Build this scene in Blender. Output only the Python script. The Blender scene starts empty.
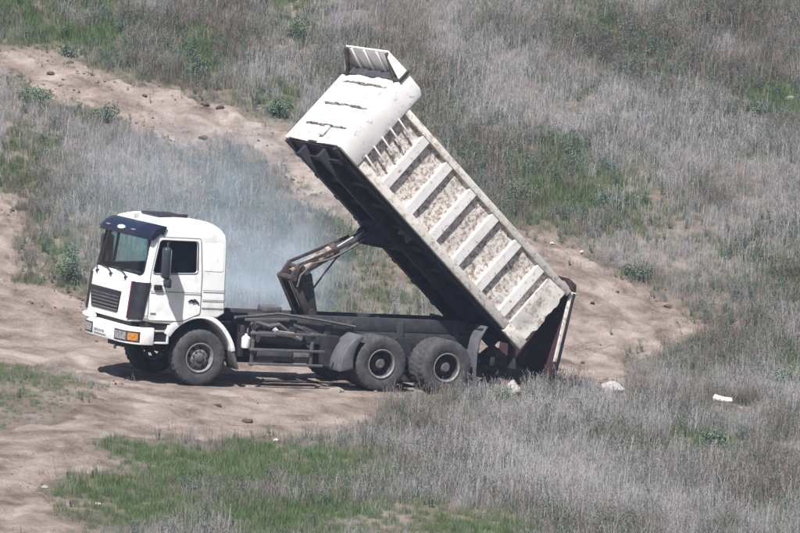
import bpy, bmesh, math, random
import numpy as np
from math import sin, cos, pi, radians, sqrt
from mathutils import Vector, Matrix, Euler
random.seed(7); rng = np.random.default_rng(11)
scene = bpy.context.scene
col = scene.collection

# ---------------------------------------------------------------- camera, sky, sun, exposure
HAZE_DENSITY = .00028
CAM_PITCH, CAM_DIST, PX_PER_M = radians(5.5), 95.0, 53.0
cam_data = bpy.data.cameras.new('camera')
cam = bpy.data.objects.new('camera', cam_data); col.objects.link(cam)
cam.location = (0, -CAM_DIST*cos(CAM_PITCH), CAM_DIST*sin(CAM_PITCH))
cam.rotation_euler = (pi/2 - CAM_PITCH, 0, 0)
cam_data.sensor_width = 36; cam_data.lens = PX_PER_M*CAM_DIST*36/800
cam_data.clip_end = 3000; cam_data.clip_start = 1
scene.camera = cam

SUN_TO = Vector((-.20, -.46, .80)).normalized()          # towards the sun
elev = math.asin(SUN_TO.z)
world = bpy.data.worlds.new('World'); scene.world = world; world.use_nodes = True
wn = world.node_tree; wn.nodes.clear()
sky = wn.nodes.new('ShaderNodeTexSky'); sky.sky_type = 'NISHITA'; sky.sun_disc = False
sky.sun_elevation = elev; sky.sun_rotation = math.atan2(SUN_TO.x, SUN_TO.y)
sky.air_density = 1.0; sky.dust_density = 1.5
bg = wn.nodes.new('ShaderNodeBackground'); bg.inputs[1].default_value = .055
wo = wn.nodes.new('ShaderNodeOutputWorld')
wn.links.new(sky.outputs[0], bg.inputs[0]); wn.links.new(bg.outputs[0], wo.inputs[0])
sun_data = bpy.data.lights.new('sun', 'SUN'); sun_data.energy = 5.0; sun_data.angle = radians(.53)
sun_data.color = (1, .98, .965)
sun = bpy.data.objects.new('sun', sun_data); col.objects.link(sun)
sun.rotation_euler = (-SUN_TO).to_track_quat('-Z', 'Y').to_euler(); sun.location = (-30, -60, 100)
scene.view_settings.view_transform = 'Standard'; scene.view_settings.look = 'None'
scene.view_settings.gamma = 1; scene.view_settings.exposure = .80
scene.render.engine = 'CYCLES'
scene.cycles.use_denoising = True
scene.cycles.max_bounces = 6; scene.cycles.volume_bounces = 2; scene.cycles.transparent_max_bounces = 12
scene.cycles.volume_step_rate = 1.0; scene.cycles.volume_max_steps = 128
scene.render.film_transparent = False

# ---------------------------------------------------------------- terrain height (metres)
def smooth(a,b,x):
    t=np.clip((x-a)/(b-a),0,1); return t*t*(3-2*t)
def vnoise(x,y,seed=0):
    xi=np.floor(x);yi=np.floor(y);fx=x-xi;fy=y-yi
    def hsh(i,j):
        n=(i*127.1+j*311.7+seed*74.7)
        s=np.sin(n)*43758.5453
        return s-np.floor(s)
    ux=fx*fx*(3-2*fx);uy=fy*fy*(3-2*fy)
    a=hsh(xi,yi);b=hsh(xi+1,yi);c=hsh(xi,yi+1);d=hsh(xi+1,yi+1)
    return (a*(1-ux)+b*ux)*(1-uy)+(c*(1-ux)+d*ux)*uy-.5
def fbm(x,y,seed=0,o=4):
    s=0;a=1;
    for k in range(o):
        s=s+a*vnoise(x*2**k+k*17.3,y*2**k-k*9.1,seed+k);a*=.5
    return s
def soft(t,w):  # smooth max(0,t)
    return .5*(t+np.sqrt(t*t+w*w))
def height(x,y):
    x=np.asarray(x,float);y=np.asarray(y,float)
    xs=np.clip(x,-9,5)+.25*(x-np.clip(x,-9,5))
    yp=y-.3*(np.clip(x,-12,12)+4.3)
    z=-2.128-.079*(xs+4.31)-.0245*y+.0245*soft(-y-3,1.5)-.0
    z=z+.30*soft(yp-3.6,1.8)-.15*soft(yp-45,4)       # hillside behind the truck
    z=z-.125*soft(-yp-3.0,1.5)                            # bank falling towards the viewer
    z=z+.5*fbm(x*.11,y*.09,3,3)*smooth(2,9,np.abs(yp-.8))
    z=z+.07*fbm(x*.7,y*.7,5,3)*smooth(1.5,5,np.abs(yp-.8))+.016*fbm(x*2.3,y*2.3,8,3)
    u=(x+4.311)*.8954+y*.4453;v=-(x+4.311)*.4453+y*.8954   # flat stand under the truck
    w=(1-smooth(3.6,6.0,np.abs(u-2.6)*1.0))*(1-smooth(1.3,2.3,np.abs(v)))
    plane=-2.128-.0814*u+.0133*v
    return z*(1-w)+(plane-.012)*w


def poly_sd(x, y, poly):
    """signed distance to a polygon on the ground, positive inside"""
    x = np.asarray(x, float); y = np.asarray(y, float)
    d2 = np.full(x.shape, 1e9); ins = np.zeros(x.shape, bool)
    n = len(poly)
    for i in range(n):
        ax, ay = poly[i]; bx, by = poly[(i+1) % n]
        ex, ey = bx-ax, by-ay
        t = np.clip(((x-ax)*ex+(y-ay)*ey)/(ex*ex+ey*ey+1e-9), 0, 1)
        d2 = np.minimum(d2, (x-ax-t*ex)**2+(y-ay-t*ey)**2)
        c = ((ay > y) != (by > y)) & (x < (bx-ax)*(y-ay)/(by-ay+1e-12)+ax)
        ins ^= c
    return np.where(ins, 1, -1)*np.sqrt(d2)
def line_d(x, y, pts):
    d2 = np.full(np.shape(x), 1e9)
    for (ax, ay), (bx, by) in zip(pts[:-1], pts[1:]):
        ex, ey = bx-ax, by-ay
        t = np.clip(((x-ax)*ex+(y-ay)*ey)/(ex*ex+ey*ey+1e-9), 0, 1)
        d2 = np.minimum(d2, (x-ax-t*ex)**2+(y-ay-t*ey)**2)
    return np.sqrt(d2)
UPPER = [(-11.26, 21.1), (-9.15, 20.6), (-7.17, 20.29), (-5.28, 19.41), (-3.89, 19.07), (-2.59, 17.65), (-1.32, 15.96), (0.43, 14.4), (2.48, 13.5), (3.44, 13.32), (4.7, 12.53), (5.75, 11.37), (6.07, 9.44), (5.51, 8.3), (4.64, 7.14), (4.91, 5.67), (3.95, 4.13), (2.93, 4.54), (1.98, 4.51), (0.8, 5.99), (1.63, 7.74), (0.63, 10.62), (-1.09, 12.61), (-2.53, 14.8), (-3.46, 16.01), (-4.92, 16.32), (-6.16, 16.87), (-7.48, 18.0), (-9.02, 18.85), (-11.07, 19.06)]
MAIN = [(-10.19, 9.83), (-8.43, 11.16), (-7.82, 10.86), (-7.37, 8.61), (-7.05, 6.3), (-6.2, 5.62), (-4.97, 5.02), (-1.99, 5.09), (1.61, 6.29), (2.82, 6.19), (3.24, 5.59), (2.07, 4.06), (0.97, 1.98), (-0.09, -0.8), (-0.28, -1.85), (-1.09, -3.94), (-1.96, -5.45), (-3.54, -6.27), (-5.02, -8.02), (-5.56, -10.44), (-5.86, -12.18), (-5.24, -15.44), (-4.71, -17.55), (-7.51, -18.18)]
ISLAND = [(-9.15, -1.17), (-7.54, -0.24), (-6.74, 0.36), (-6.03, -1.73), (-5.66, -3.79), (-6.06, -5.49), (-6.59, -6.74), (-6.99, -7.3), (-8.4, -8.89)]
RUTS = [[(-9.0, 3.34), (-6.58, 2.27), (-4.83, -1.58), (-3.15, -1.96), (-1.31, -1.05), (0.38, 0.4)], [(-8.88, 2.1), (-6.86, 0.74), (-5.32, -2.87), (-3.63, -3.86), (-1.83, -2.93), (-0.37, -1.12)], [(-0.37, -1.12), (-2.77, -2.37), (-3.8, -4.18), (-4.59, -6.31), (-5.86, -8.42), (-6.71, -10.86), (-7.16, -13.36)], [(-1.28, -3.2), (-2.89, -4.39), (-3.92, -5.57), (-5.05, -7.6), (-5.9, -10.44), (-6.2, -13.19), (-6.28, -16.26)], [(-14.58, -3.97), (-11.43, -3.6), (-8.44, -2.89), (-6.08, -2.03), (-3.83, -0.97), (-1.15, 0.36), (0.63, 1.25)], [(-15.51, -2.09), (-12.36, -1.72), (-9.38, -1.0), (-7.02, -0.15), (-4.76, 0.91), (-2.09, 2.25), (-0.3, 3.13)]]
GREEN = [(-3.87, -8.6, 1.7924528301886793, 1.0), (-1.92, -7.29, 1.1320754716981132, 0.9), (-4.69, -12.47, 1.1320754716981132, 1.4), (-3.55, -10.22, 1.1320754716981132, 1.2), (0.0, -12.09, 1.6981132075471699, 1.2), (-1.65, -12.04, 1.320754716981132, 1.0), (-6.55, -3.54, 1.1320754716981132, 1.2), (-8.02, 24.19, 1.509433962264151, 5), (-2.39, 25.88, 0.7547169811320755, 2.5), (3.55, 16.72, 1.1320754716981132, 3), (2.67, 17.29, 0.5660377358490566, 2), (5.3, 16.15, 1.320754716981132, 2.5), (7.82, 7.0, 0.7547169811320755, 2.2), (2.08, 4.51, 0.2641509433962264, 0.7), (-6.76, 8.16, 0.49056603773584906, 1.8), (-4.63, 22.04, 0.5660377358490566, 2), (-6.58, 17.64, 0.5660377358490566, 1.8), (-2.73, 19.87, 0.6037735849056604, 2), (-8.18, 18.2, 0.6415094339622641, 1.5), (-0.62, 8.91, 1.1320754716981132, 5), (4.7, 30.05, 0.7547169811320755, 2.5), (8.74, 24.26, 0.9433962264150944, 1.5), (6.2, 25.35, 0.4716981132075472, 1.2), (5.79, -1.35, 0.7547169811320755, 1.2), (7.38, 14.26, 1.1320754716981132, 2), (-8.19, 13.74, 0.7547169811320755, 2)]
PALE = [(4.4, 21.75, 2.2641509433962264, 4), (2.33, 22.54, 1.6981132075471699, 4), (6.88, 20.64, 1.6981132075471699, 3), (2.92, -3.35, 3.018867924528302, 4), (4.96, 8.96, 1.1320754716981132, 2), (7.91, 15.64, 1.1320754716981132, 2), (-3.56, 10.58, 1.1320754716981132, 4), (-6.63, 12.78, 1.1320754716981132, 3), (-2.77, 21.49, 0.9433962264150944, 2)]
FRESH = [(-4.03, -9.0, 1.9811320754716981, 2.2), (-1.73, -8.0, 1.509433962264151, 2.0), (-4.81, -13.14, 1.4150943396226414, 2.6), (0.0, -12.51, 2.0754716981132075, 2.0), (-2.75, -8.86, 1.509433962264151, 1.8), (-1.31, -12.99, 1.6981132075471699, 1.8), (0.99, -12.38, 1.509433962264151, 1.6)]
BROWN = [(5.0, 25.28, 1.320754716981132, 3), (7.1, 16.81, 1.6981132075471699, 3), (3.83, 26.02, 1.1320754716981132, 2.5), (0.92, -2.62, 1.6981132075471699, 2.5), (5.86, 3.13, 1.509433962264151, 2), (5.28, -3.64, 2.0754716981132075, 3), (-7.36, 14.16, 1.1320754716981132, 3), (8.73, 27.46, 1.1320754716981132, 3), (0.0, 27.19, 1.1320754716981132, 3), (-4.28, 25.11, 1.1320754716981132, 3)]
def track_sd(x, y):
    a = np.maximum(poly_sd(x, y, UPPER), poly_sd(x, y, MAIN))
    a = np.minimum(a, -poly_sd(x, y, ISLAND))
    return a + 1.3*fbm(x*.8, y*.5, 21, 5)
def patch(x, y, spots, seed):
    m = np.zeros(np.shape(x))
    for cx, cy, rx, ry in spots:
        d = np.sqrt(((x-cx)/rx)**2+((y-cy)/ry)**2)
        m = np.maximum(m, smooth(1.25, .45, d) if False else 1-smooth(.2, 1.5, d))
    return np.clip(m + 1.1*fbm(x*.8, y*.5, seed, 4)*smooth(.0, .35, m), 0, 1)

# ---------------------------------------------------------------- materials
def new_mat(name):
    m = bpy.data.materials.new(name); m.use_nodes = True
    nt = m.node_tree
    return m, nt, nt.nodes['Principled BSDF']
def N(nt, typ, **kw):
    n = nt.nodes.new(typ)
    for k, v in kw.items():
        if hasattr(n, k): setattr(n, k, v)
        else: n.inputs[k.replace('_', ' ')].default_value = v
    return n
def noise(nt, scale, detail=4, rough=.55, vec=None, dist=0):
    n = nt.nodes.new('ShaderNodeTexNoise'); n.inputs['Scale'].default_value = scale
    n.inputs['Detail'].default_value = detail; n.inputs['Roughness'].default_value = rough
    n.inputs['Distortion'].default_value = dist
    if vec: nt.links.new(vec, n.inputs['Vector'])
    return n
def ramp(nt, src, stops):
    r = nt.nodes.new('ShaderNodeValToRGB'); nt.links.new(src, r.inputs[0])
    el = r.color_ramp.elements
    while len(el) > 1: el.remove(el[-1])
    el[0].position, el[0].color = stops[0][0], (*stops[0][1], 1)
    for p, c in stops[1:]:
        e = el.new(p); e.color = (*c, 1)
    return r
def objcoord(nt):
    return nt.nodes.new('ShaderNodeTexCoord').outputs['Object']
def bump(nt, bsdf, src, strength, dist):
    b = nt.nodes.new('ShaderNodeBump'); b.inputs['Strength'].default_value = strength; b.inputs['Distance'].default_value = dist
    nt.links.new(src, b.inputs['Height']); nt.links.new(b.outputs[0], bsdf.inputs['Normal'])
def worn(name, c, c2, rough, scale=9, lo=.45, hi=.7, bmp=.15, metallic=0):
    m, nt, b = new_mat(name); v = objcoord(nt)
    n = noise(nt, scale, 7, .62, v)
    r = ramp(nt, n.outputs['Fac'], [(lo, c), (hi, c2)])
    nt.links.new(r.outputs[0], b.inputs['Base Color'])
    b.inputs['Roughness'].default_value = rough; b.inputs['Metallic'].default_value = metallic
    if bmp: bump(nt, b, n.outputs['Fac'], bmp, .01)
    return m
M = {}
M['white'] = worn('white_cab_paint', (.80, .80, .79), (.60, .57, .53), .36, 4.0, .50, .78, .05)
M['bumper'] = worn('white_bumper_paint', (.74, .73, .71), (.50, .45, .40), .45, 5, .52, .78, .05)
def chipped(name, lo, hi, paint=(.76, .74, .71), rust=(.20, .11, .07), sc=6.5):
    m, nt, b = new_mat(name); v = objcoord(nt)
    n1 = noise(nt, sc, 9, .68, v, .6); n2 = noise(nt, sc*4.2, 5, .6, v); n3 = noise(nt, 2.0, 3, .5, v)
    chip = ramp(nt, n1.outputs['Fac'], [(lo, (0, 0, 0)), (hi, (1, 1, 1))])
    rustc = ramp(nt, n2.outputs['Fac'], [(.3, tuple(k*.55 for k in rust)), (.5, rust), (.72, (.45, .33, .25))])
    pnt = ramp(nt, n3.outputs['Fac'], [(.3, paint), (.75, tuple(k*.82 for k in paint))])
    mx = nt.nodes.new('ShaderNodeMixRGB')
    nt.links.new(chip.outputs[0], mx.inputs[0]); nt.links.new(pnt.outputs[0], mx.inputs[1]); nt.links.new(rustc.outputs[0], mx.inputs[2])
    nt.links.new(mx.outputs[0], b.inputs['Base Color']); b.inputs['Roughness'].default_value = .62
    bump(nt, b, chip.outputs[0], -.25, .004)
    return m
M['body_white'] = chipped('dump_body_white_paint', .58, .70, (.76, .74, .71), (.34, .27, .22), 8)
M['body_rib'] = chipped('dump_body_rib_paint', .56, .68, (.74, .71, .68), (.30, .22, .17), sc=10)
M['body_infill'] = chipped('dump_body_rusty_infill', .45, .60, (.72, .665, .61), (.23, .155, .12), sc=13)
M['body_seam'] = chipped('dump_body_seam_paint', .40, .52, (.55, .52, .48), (.10, .07, .05), sc=5)
M['body_front'] = chipped('dump_body_front_paint', .51, .63, (.76, .75, .73), (.30, .26, .23), sc=7)
M['body_rail'] = chipped('dump_body_rail_paint', .50, .66, (.66, .62, .57), (.28, .2, .15), sc=9)
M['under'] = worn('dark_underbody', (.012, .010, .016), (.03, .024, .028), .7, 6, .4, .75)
M['inside'] = worn('shade_dark_rusty_inside', (.028, .012, .018), (.05, .024, .026), .7, 4, .4, .7)  # rusty dark red, darkened further so the body's shade sits in the colour
M['frame'] = worn('grey_chassis_frame', (.032, .032, .040), (.066, .060, .060), .65, 7, .42, .72)
M['frame_dark'] = worn('black_chassis_gear', (.012, .011, .015), (.04, .034, .035), .7, 8, .42, .75)
M['dusty'] = worn('dusty_grey_steel', (.07, .067, .07), (.125, .113, .107), .75, 8, .4, .7)
M['fender'] = worn('grey_plastic_fender', (.068, .068, .082), (.115, .108, .112), .7, 5, .4, .7)
M['black'] = worn('black_plastic', (.012, .012, .018), (.035, .03, .035), .45, 6, .45, .75, .02)
M['visor'] = worn('navy_black_visor', (.010, .011, .028), (.02, .02, .035), .25, 5, .5, .8, .0)
M['mirror'] = worn('dark_mirror_housing', (.018, .023, .034), (.04, .045, .055), .4, 8, .42, .7, .03)
M['maroon'] = worn('maroon_trim', (.13, .016, .034), (.09, .013, .025), .5, 5)
M['rust'] = worn('rusty_brown_steel', (.026, .019, .018), (.075, .052, .044), .75, 9, .4, .68)
M['cyl'] = worn('dusty_hydraulic_cylinder', (.30, .25, .205), (.06, .045, .04), .6, 5, .46, .60)
M['chrome'] = worn('steel_rod', (.6, .6, .6), (.45, .43, .40), .25, 6, metallic=1.0)
M['hub'] = worn('dark_dusty_hub', (.085, .075, .078), (.15, .138, .135), .7, 14)
M['rim'] = worn('dusty_grey_rim', (.15, .145, .145), (.24, .225, .21), .65, 9)
M['rim_dark'] = worn('dark_rim_dish', (.035, .028, .032), (.07, .058, .058), .75, 9)
M['interior'] = worn('dark_cab_interior', (.055, .058, .068), (.075, .075, .085), .8, 5)
M['seat'] = worn('grey_seat_cloth', (.12, .12, .16), (.18, .18, .23), .9, 12)
M['paper'] = worn('white_paper', (.75, .78, .80), (.65, .7, .72), .8, 5)
M['light_metal'] = worn('light_grey_metal', (.45, .44, .43), (.34, .31, .29), .55, 8)
M['canister'] = worn('white_plastic_canister', (.75, .75, .74), (.6, .58, .55), .5, 8)
M['tyre'] = worn('dusty_black_tyre', (.034, .034, .038), (.085, .079, .077), .9, 7, .38, .72, .2)
def flat(name, c, rough=.5):
    m, nt, b = new_mat(name); b.inputs['Base Color'].default_value = (*c, 1); b.inputs['Roughness'].default_value = rough; return m
M['orange'] = worn('amber_lens', (.50, .21, .04), (.28, .11, .03), .2, 26, .4, .6, bmp=0)
M['lens'] = worn('headlight_lens', (.30, .30, .32), (.12, .12, .13), .12, 18, .42, .6, 0)
M['plate'] = worn('licence_plate_white', (.66, .67, .66), (.55, .55, .54), .4, 10, bmp=0)
M['mark'] = flat('grey_marking', (.16, .17, .17))
M['mark_black'] = flat('black_marking', (.02, .02, .025))
M['emblem'] = worn('pale_emblem', (.55, .60, .70), (.4, .45, .55), .3, 20, bmp=0)
def glass(name, tint, refl):
    m, nt, b = new_mat(name); nt.nodes.remove(b)
    tr = nt.nodes.new('ShaderNodeBsdfTransparent'); tr.inputs[0].default_value = (*tint, 1)
    gl = nt.nodes.new('ShaderNodeBsdfGlossy'); gl.inputs['Roughness'].default_value = .03; gl.inputs[0].default_value = (.9, .95, 1, 1)
    fr = nt.nodes.new('ShaderNodeFresnel'); fr.inputs[0].default_value = refl
    mx = nt.nodes.new('ShaderNodeMixShader')
    nt.links.new(fr.outputs[0], mx.inputs[0]); nt.links.new(tr.outputs[0], mx.inputs[1]); nt.links.new(gl.outputs[0], mx.inputs[2])
    nt.links.new(mx.outputs[0], nt.nodes['Material Output'].inputs[0]); return m
M['glass'] = glass('window_glass', (.84, .95, .95), 1.33)
M['glass_dark'] = glass('side_window_glass', (.70, .75, .78), 1.3)

def dirt_mat(name, stops, scl, bstr):
    m, nt, b = new_mat(name); v = objcoord(nt)
    a = noise(nt, scl, 6, .6, v, .3); f = noise(nt, 14, 6, .7, v); g = noise(nt, 60, 3, .6, v)
    ad = N(nt, 'ShaderNodeMath', operation='MULTIPLY_ADD'); nt.links.new(f.outputs['Fac'], ad.inputs[0]); ad.inputs[1].default_value = .35; nt.links.new(a.outputs['Fac'], ad.inputs[2])
    r = ramp(nt, ad.outputs[0], stops)
    nt.links.new(r.outputs[0], b.inputs['Base Color']); b.inputs['Roughness'].default_value = .95
    b.inputs['Specular IOR Level'].default_value = .15
    s = N(nt, 'ShaderNodeMath', operation='MULTIPLY_ADD'); nt.links.new(g.outputs['Fac'], s.inputs[0]); s.inputs[1].default_value = .3; nt.links.new(f.outputs['Fac'], s.inputs[2])
    bump(nt, b, s.outputs[0], bstr, .06)
    return m
M['dirt'] = dirt_mat('pale_dirt', [(.48, (.105, .078, .064)), (.60, (.188, .146, .122)), (.72, (.262, .211, .180)), (.86, (.345, .290, .253))], 1.2, .9)
M['soil'] = dirt_mat('soil_with_dry_litter', [(.45, (.10, .08, .064)), (.66, (.18, .144, .119)), (.88, (.27, .222, .188))], .9, 1.0)
M['stone'] = dirt_mat('pale_stone', [(.45, (.20, .18, .16)), (.65, (.42, .395, .365)), (.9, (.56, .53, .50))], 7, 1.0)
M['clod'] = dirt_mat('brown_clod', [(.4, (.055, .042, .036)), (.7, (.12, .094, .08)), (.9, (.21, .168, .143))], 6, 1.0)
M['bright'] = worn('white_block', (.62, .61, .59), (.38, .36, .33), .8, 14)

def grass_mat(name, stops, transl):
    m, nt, b = new_mat(name)
    at_ = nt.nodes.new('ShaderNodeAttribute'); at_.attribute_type = 'INSTANCER'; at_.attribute_name = 'tint'
    oi = nt.nodes.new('ShaderNodeObjectInfo')
    ad = N(nt, 'ShaderNodeMath', operation='MULTIPLY_ADD'); nt.links.new(oi.outputs['Random'], ad.inputs[0]); ad.inputs[1].default_value = .22; nt.links.new(at_.outputs['Fac'], ad.inputs[2])
    r = ramp(nt, ad.outputs[0], stops)
    nt.links.new(r.outputs[0], b.inputs['Base Color']); b.inputs['Roughness'].default_value = .75; b.inputs['Specular IOR Level'].default_value = .2
    tl = nt.nodes.new('ShaderNodeBsdfTranslucent'); nt.links.new(r.outputs[0], tl.inputs[0])
    mx = nt.nodes.new('ShaderNodeMixShader'); mx.inputs[0].default_value = transl
    nt.links.new(b.outputs[0], mx.inputs[1]); nt.links.new(tl.outputs[0], mx.inputs[2])
    nt.links.new(mx.outputs[0], nt.nodes['Material Output'].inputs[0]); return m
M['dry'] = grass_mat('dry_grass_blades', [(0, (.455, .438, .442)), (.28, (.37, .350, .344)), (.52, (.288, .264, .242)), (.75, (.215, .180, .160)), (1.0, (.175, .128, .115))], .38)
M['grn'] = grass_mat('green_grass_blades', [(0, (.255, .275, .19)), (.35, (.175, .22, .125)), (.7, (.137, .190, .088)), (1.0, (.12, .185, .072))], .4)
M['weed'] = grass_mat('grey_green_weed_leaves', [(0, (.21, .245, .215)), (.5, (.14, .185, .145)), (1.0, (.085, .135, .09))], .38)
def leaf_mat(name, a, b_):
    m, nt, b = new_mat(name); v = objcoord(nt); n = noise(nt, 7, 4, .6, v)
    r = ramp(nt, n.outputs['Fac'], [(.35, a), (.65, b_)]); nt.links.new(r.outputs[0], b.inputs['Base Color'])
    b.inputs['Roughness'].default_value = .7; b.inputs['Specular IOR Level'].default_value = .25; return m
M['leaf_a'] = leaf_mat('shrub_leaf_dark', (.075, .115, .088), (.13, .175, .13))
M['leaf_b'] = leaf_mat('shrub_leaf_green', (.085, .135, .085), (.145, .195, .125))
M['leaf_c'] = leaf_mat('shrub_leaf_dry', (.15, .10, .085), (.22, .165, .14))
M['stem'] = leaf_mat('shrub_stem', (.12, .09, .065), (.18, .14, .10))

# ---------------------------------------------------------------- mesh helpers
class MB:
    def __init__(s): s.v = []; s.f = []
    def add(s, vs, fs):
        o = len(s.v); s.v += [tuple(q) for q in vs]; s.f += [tuple(i+o for i in f) for f in fs]; return s
    def box(s, x0, x1, y0, y1, z0, z1):
        return s.add([(x0,y0,z0),(x1,y0,z0),(x1,y1,z0),(x0,y1,z0),(x0,y0,z1),(x1,y0,z1),(x1,y1,z1),(x0,y1,z1)],
                     [(0,3,2,1),(4,5,6,7),(0,1,5,4),(1,2,6,5),(2,3,7,6),(3,0,4,7)])
    def prism(s, poly, y0, y1):
        """poly in (x,z), extruded across y"""
        n = len(poly)
        vs = [(x, y0, z) for x, z in poly]+[(x, y1, z) for x, z in poly]
        fs = [tuple(range(n)), tuple(range(2*n-1, n-1, -1))]+[(i, i+n, (i+1) % n+n, (i+1) % n) for i in range(n)]
        return s.add(vs, fs)
    def prism_z(s, poly, z0, z1):
        n = len(poly)
        vs = [(x, y, z0) for x, y in poly]+[(x, y, z1) for x, y in poly]
        fs = [tuple(range(n-1, -1, -1)), tuple(range(n, 2*n))]+[(i, (i+1) % n, (i+1) % n+n, i+n) for i in range(n)]
        return s.add(vs, fs)
    def bar(s, a, b, w, h, upv=(0, 0, 1)):
        a, b = Vector(a), Vector(b); d = (b-a).normalized(); u = Vector(upv); sd = d.cross(u)
        if sd.length < 1e-4: sd = d.cross(Vector((0, 1, 0)))
        sd.normalize(); u = sd.cross(d)
        vs = [p+sd*w/2*i+u*h/2*j for p in (a, b) for i, j in ((-1,-1),(1,-1),(1,1),(-1,1))]
        return s.add(vs, [(0,1,2,3)[::-1],(4,5,6,7),(0,1,5,4),(1,2,6,5),(2,3,7,6),(3,0,4,7)])
    def tube(s, pts, r, n=10, r2=None, cap=True):
        pts = [Vector(p) for p in pts]; k = len(pts); vs = []
        for i, p in enumerate(pts):
            d = (pts[min(i+1, k-1)]-pts[max(i-1, 0)]).normalized()
            a = d.cross(Vector((0, 0, 1)))
            if a.length < 1e-3: a = d.cross(Vector((0, 1, 0)))
            a.normalize(); b = d.cross(a); rr = r+(r2-r)*i/(k-1) if r2 is not None else r
            vs += [p+(a*cos(2*pi*j/n)+b*sin(2*pi*j/n))*rr for j in range(n)]
        fs = [(i*n+j, i*n+(j+1) % n, (i+1)*n+(j+1) % n, (i+1)*n+j) for i in range(k-1) for j in range(n)]
        if cap: fs += [tuple(range(n-1, -1, -1)), tuple(range((k-1)*n, k*n))]
        return s.add(vs, fs)
    def lathe(s, prof, n=48, closed=False, skip=None, fr=None):
        """prof: (r, y) turned about the y axis"""
        k = len(prof); vs = []
        for i in range(n):
            a = 2*pi*i/n
            for j, (r, y) in enumerate(prof):
                rr = r if fr is None else fr(i, j, r)
                vs.append((rr*cos(a), y, rr*sin(a)))
        fs = []
        for i in range(n):
            for j in range(k if closed else k-1):
                if skip and skip(i, j): continue
                j2 = (j+1) % k; i2 = (i+1) % n
                fs.append((i*k+j, i2*k+j, i2*k+j2, i*k+j2))
        return s.add(vs, fs)
    def mesh(s, name, bevel=0, seg=2, angle=35, smooth=True):
        me = bpy.data.meshes.new(name); bm = bmesh.new()
        bv = [bm.verts.new(q) for q in s.v]
        for f in s.f:
            try: bm.faces.new([bv[i] for i in f])
            except ValueError: pass
        bmesh.ops.recalc_face_normals(bm, faces=bm.faces)
        if bevel:
            ed = [e for e in bm.edges if len(e.link_faces) == 2 and e.calc_face_angle(0) > radians(30)]
            bmesh.ops.bevel(bm, geom=ed, offset=bevel, segments=seg, affect='EDGES', clamp_overlap=True, profile=.5)
        bm.to_mesh(me); bm.free()
        if smooth:
            for p in me.polygons: p.use_smooth = True
            me.set_sharp_from_angle(angle=radians(angle))
        return me
    def build(s, name, mat, parent=None, bevel=0, loc=None, rot=None, **kw):
        return link(name, s.mesh(name, bevel, **kw), mat, parent, loc, rot)
def link(name, me, mat, parent=None, loc=None, rot=None):
    if mat and not me.materials: me.materials.append(M[mat] if isinstance(mat, str) else mat)
    o = bpy.data.objects.new(name, me); col.objects.link(o)
    if parent: o.parent = parent
    if loc is not None: o.location = loc
    if rot is not None: o.rotation_euler = rot
    return o
def tag(o, label=None, cat=None, group=None, kind=None):
    if label: o['label'] = label
    if cat: o['category'] = cat
    if group: o['group'] = group
    if kind: o['kind'] = kind
    return o
def empty(name, loc=(0, 0, 0), rot=(0, 0, 0)):
    e = bpy.data.objects.new(name, None); col.objects.link(e); e.location = loc; e.rotation_euler = rot
    e.empty_display_size = .2; return e
def rounded(poly, r, n=4):
    out = []; k = len(poly)
    for i in range(k):
        p = Vector(poly[i]); a = Vector(poly[i-1])-p; b = Vector(poly[(i+1) % k])-p
        rr = min(r, a.length*.45, b.length*.45); a.normalize(); b.normalize()
        p0, p1 = p+a*rr, p+b*rr
        for j in range(n+1):
            t = j/n; q = p0*(1-t)**2+p*2*t*(1-t)+p1*t*t; out.append((q.x, q.y))
    return out
def boolean(me, cutters, op='DIFFERENCE'):
    o = bpy.data.objects.new('tmp', me); col.objects.link(o); tmp = [o]
    for c in cutters:
        co = bpy.data.objects.new('tmp_cut', c); col.objects.link(co); tmp.append(co)
        md = o.modifiers.new('b', 'BOOLEAN'); md.operation = op; md.object = co; md.solver = 'EXACT'
    dg = bpy.context.evaluated_depsgraph_get()
    res = bpy.data.meshes.new_from_object(o.evaluated_get(dg))
    for t in tmp: bpy.data.objects.remove(t)
    for p in res.polygons: p.use_smooth = True
    res.set_sharp_from_angle(angle=radians(30))
    return res

# ---------------------------------------------------------------- ground and dirt track
def axis(lo, hi, st, far_lo, far_hi, g=1.18):
    a = list(np.arange(lo, hi+1e-6, st)); s_ = st; b = []
    q = a[-1]
    while q < far_hi: s_ *= g; q += s_; b.append(q)
    s_ = st; c = []; q = a[0]
    while q > far_lo: s_ *= g; q -= s_; c.append(q)
    return np.array(c[::-1]+a+b)
def grid_mesh(name, xs, ys, Z, keep=None):
    nx, ny = len(xs), len(ys)
    X, Y = np.meshgrid(xs, ys)
    co = np.stack([X, Y, Z], -1).reshape(-1, 3)
    I = np.arange(nx*ny).reshape(ny, nx)
    q = np.stack([I[:-1, :-1], I[:-1, 1:], I[1:, 1:], I[1:, :-1]], -1)
    if keep is not None: q = q[keep]
    q = q.reshape(-1, 4)
    used = np.unique(q); remap = np.full(nx*ny, -1); remap[used] = np.arange(len(used))
    co = co[used]; q = remap[q]
    me = bpy.data.meshes.new(name)
    me.vertices.add(len(co)); me.vertices.foreach_set('co', co.ravel())
    me.loops.add(q.size); me.loops.foreach_set('vertex_index', q.ravel().astype(np.int32))
    me.polygons.add(len(q)); me.polygons.foreach_set('loop_start', np.arange(0, q.size, 4, dtype=np.int32))
    me.polygons.foreach_set('use_smooth', np.ones(len(q), bool))
    me.update(); me.validate(); return me
gx = axis(-13, 13, .16, -110, 110); gy = axis(-24, 42, .2, -100, 190)
GX, GY = np.meshgrid(gx, gy)
tsd = track_sd(GX, GY)
GZ = height(GX, GY) - .09*smooth(-.05, .45, tsd)
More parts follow.
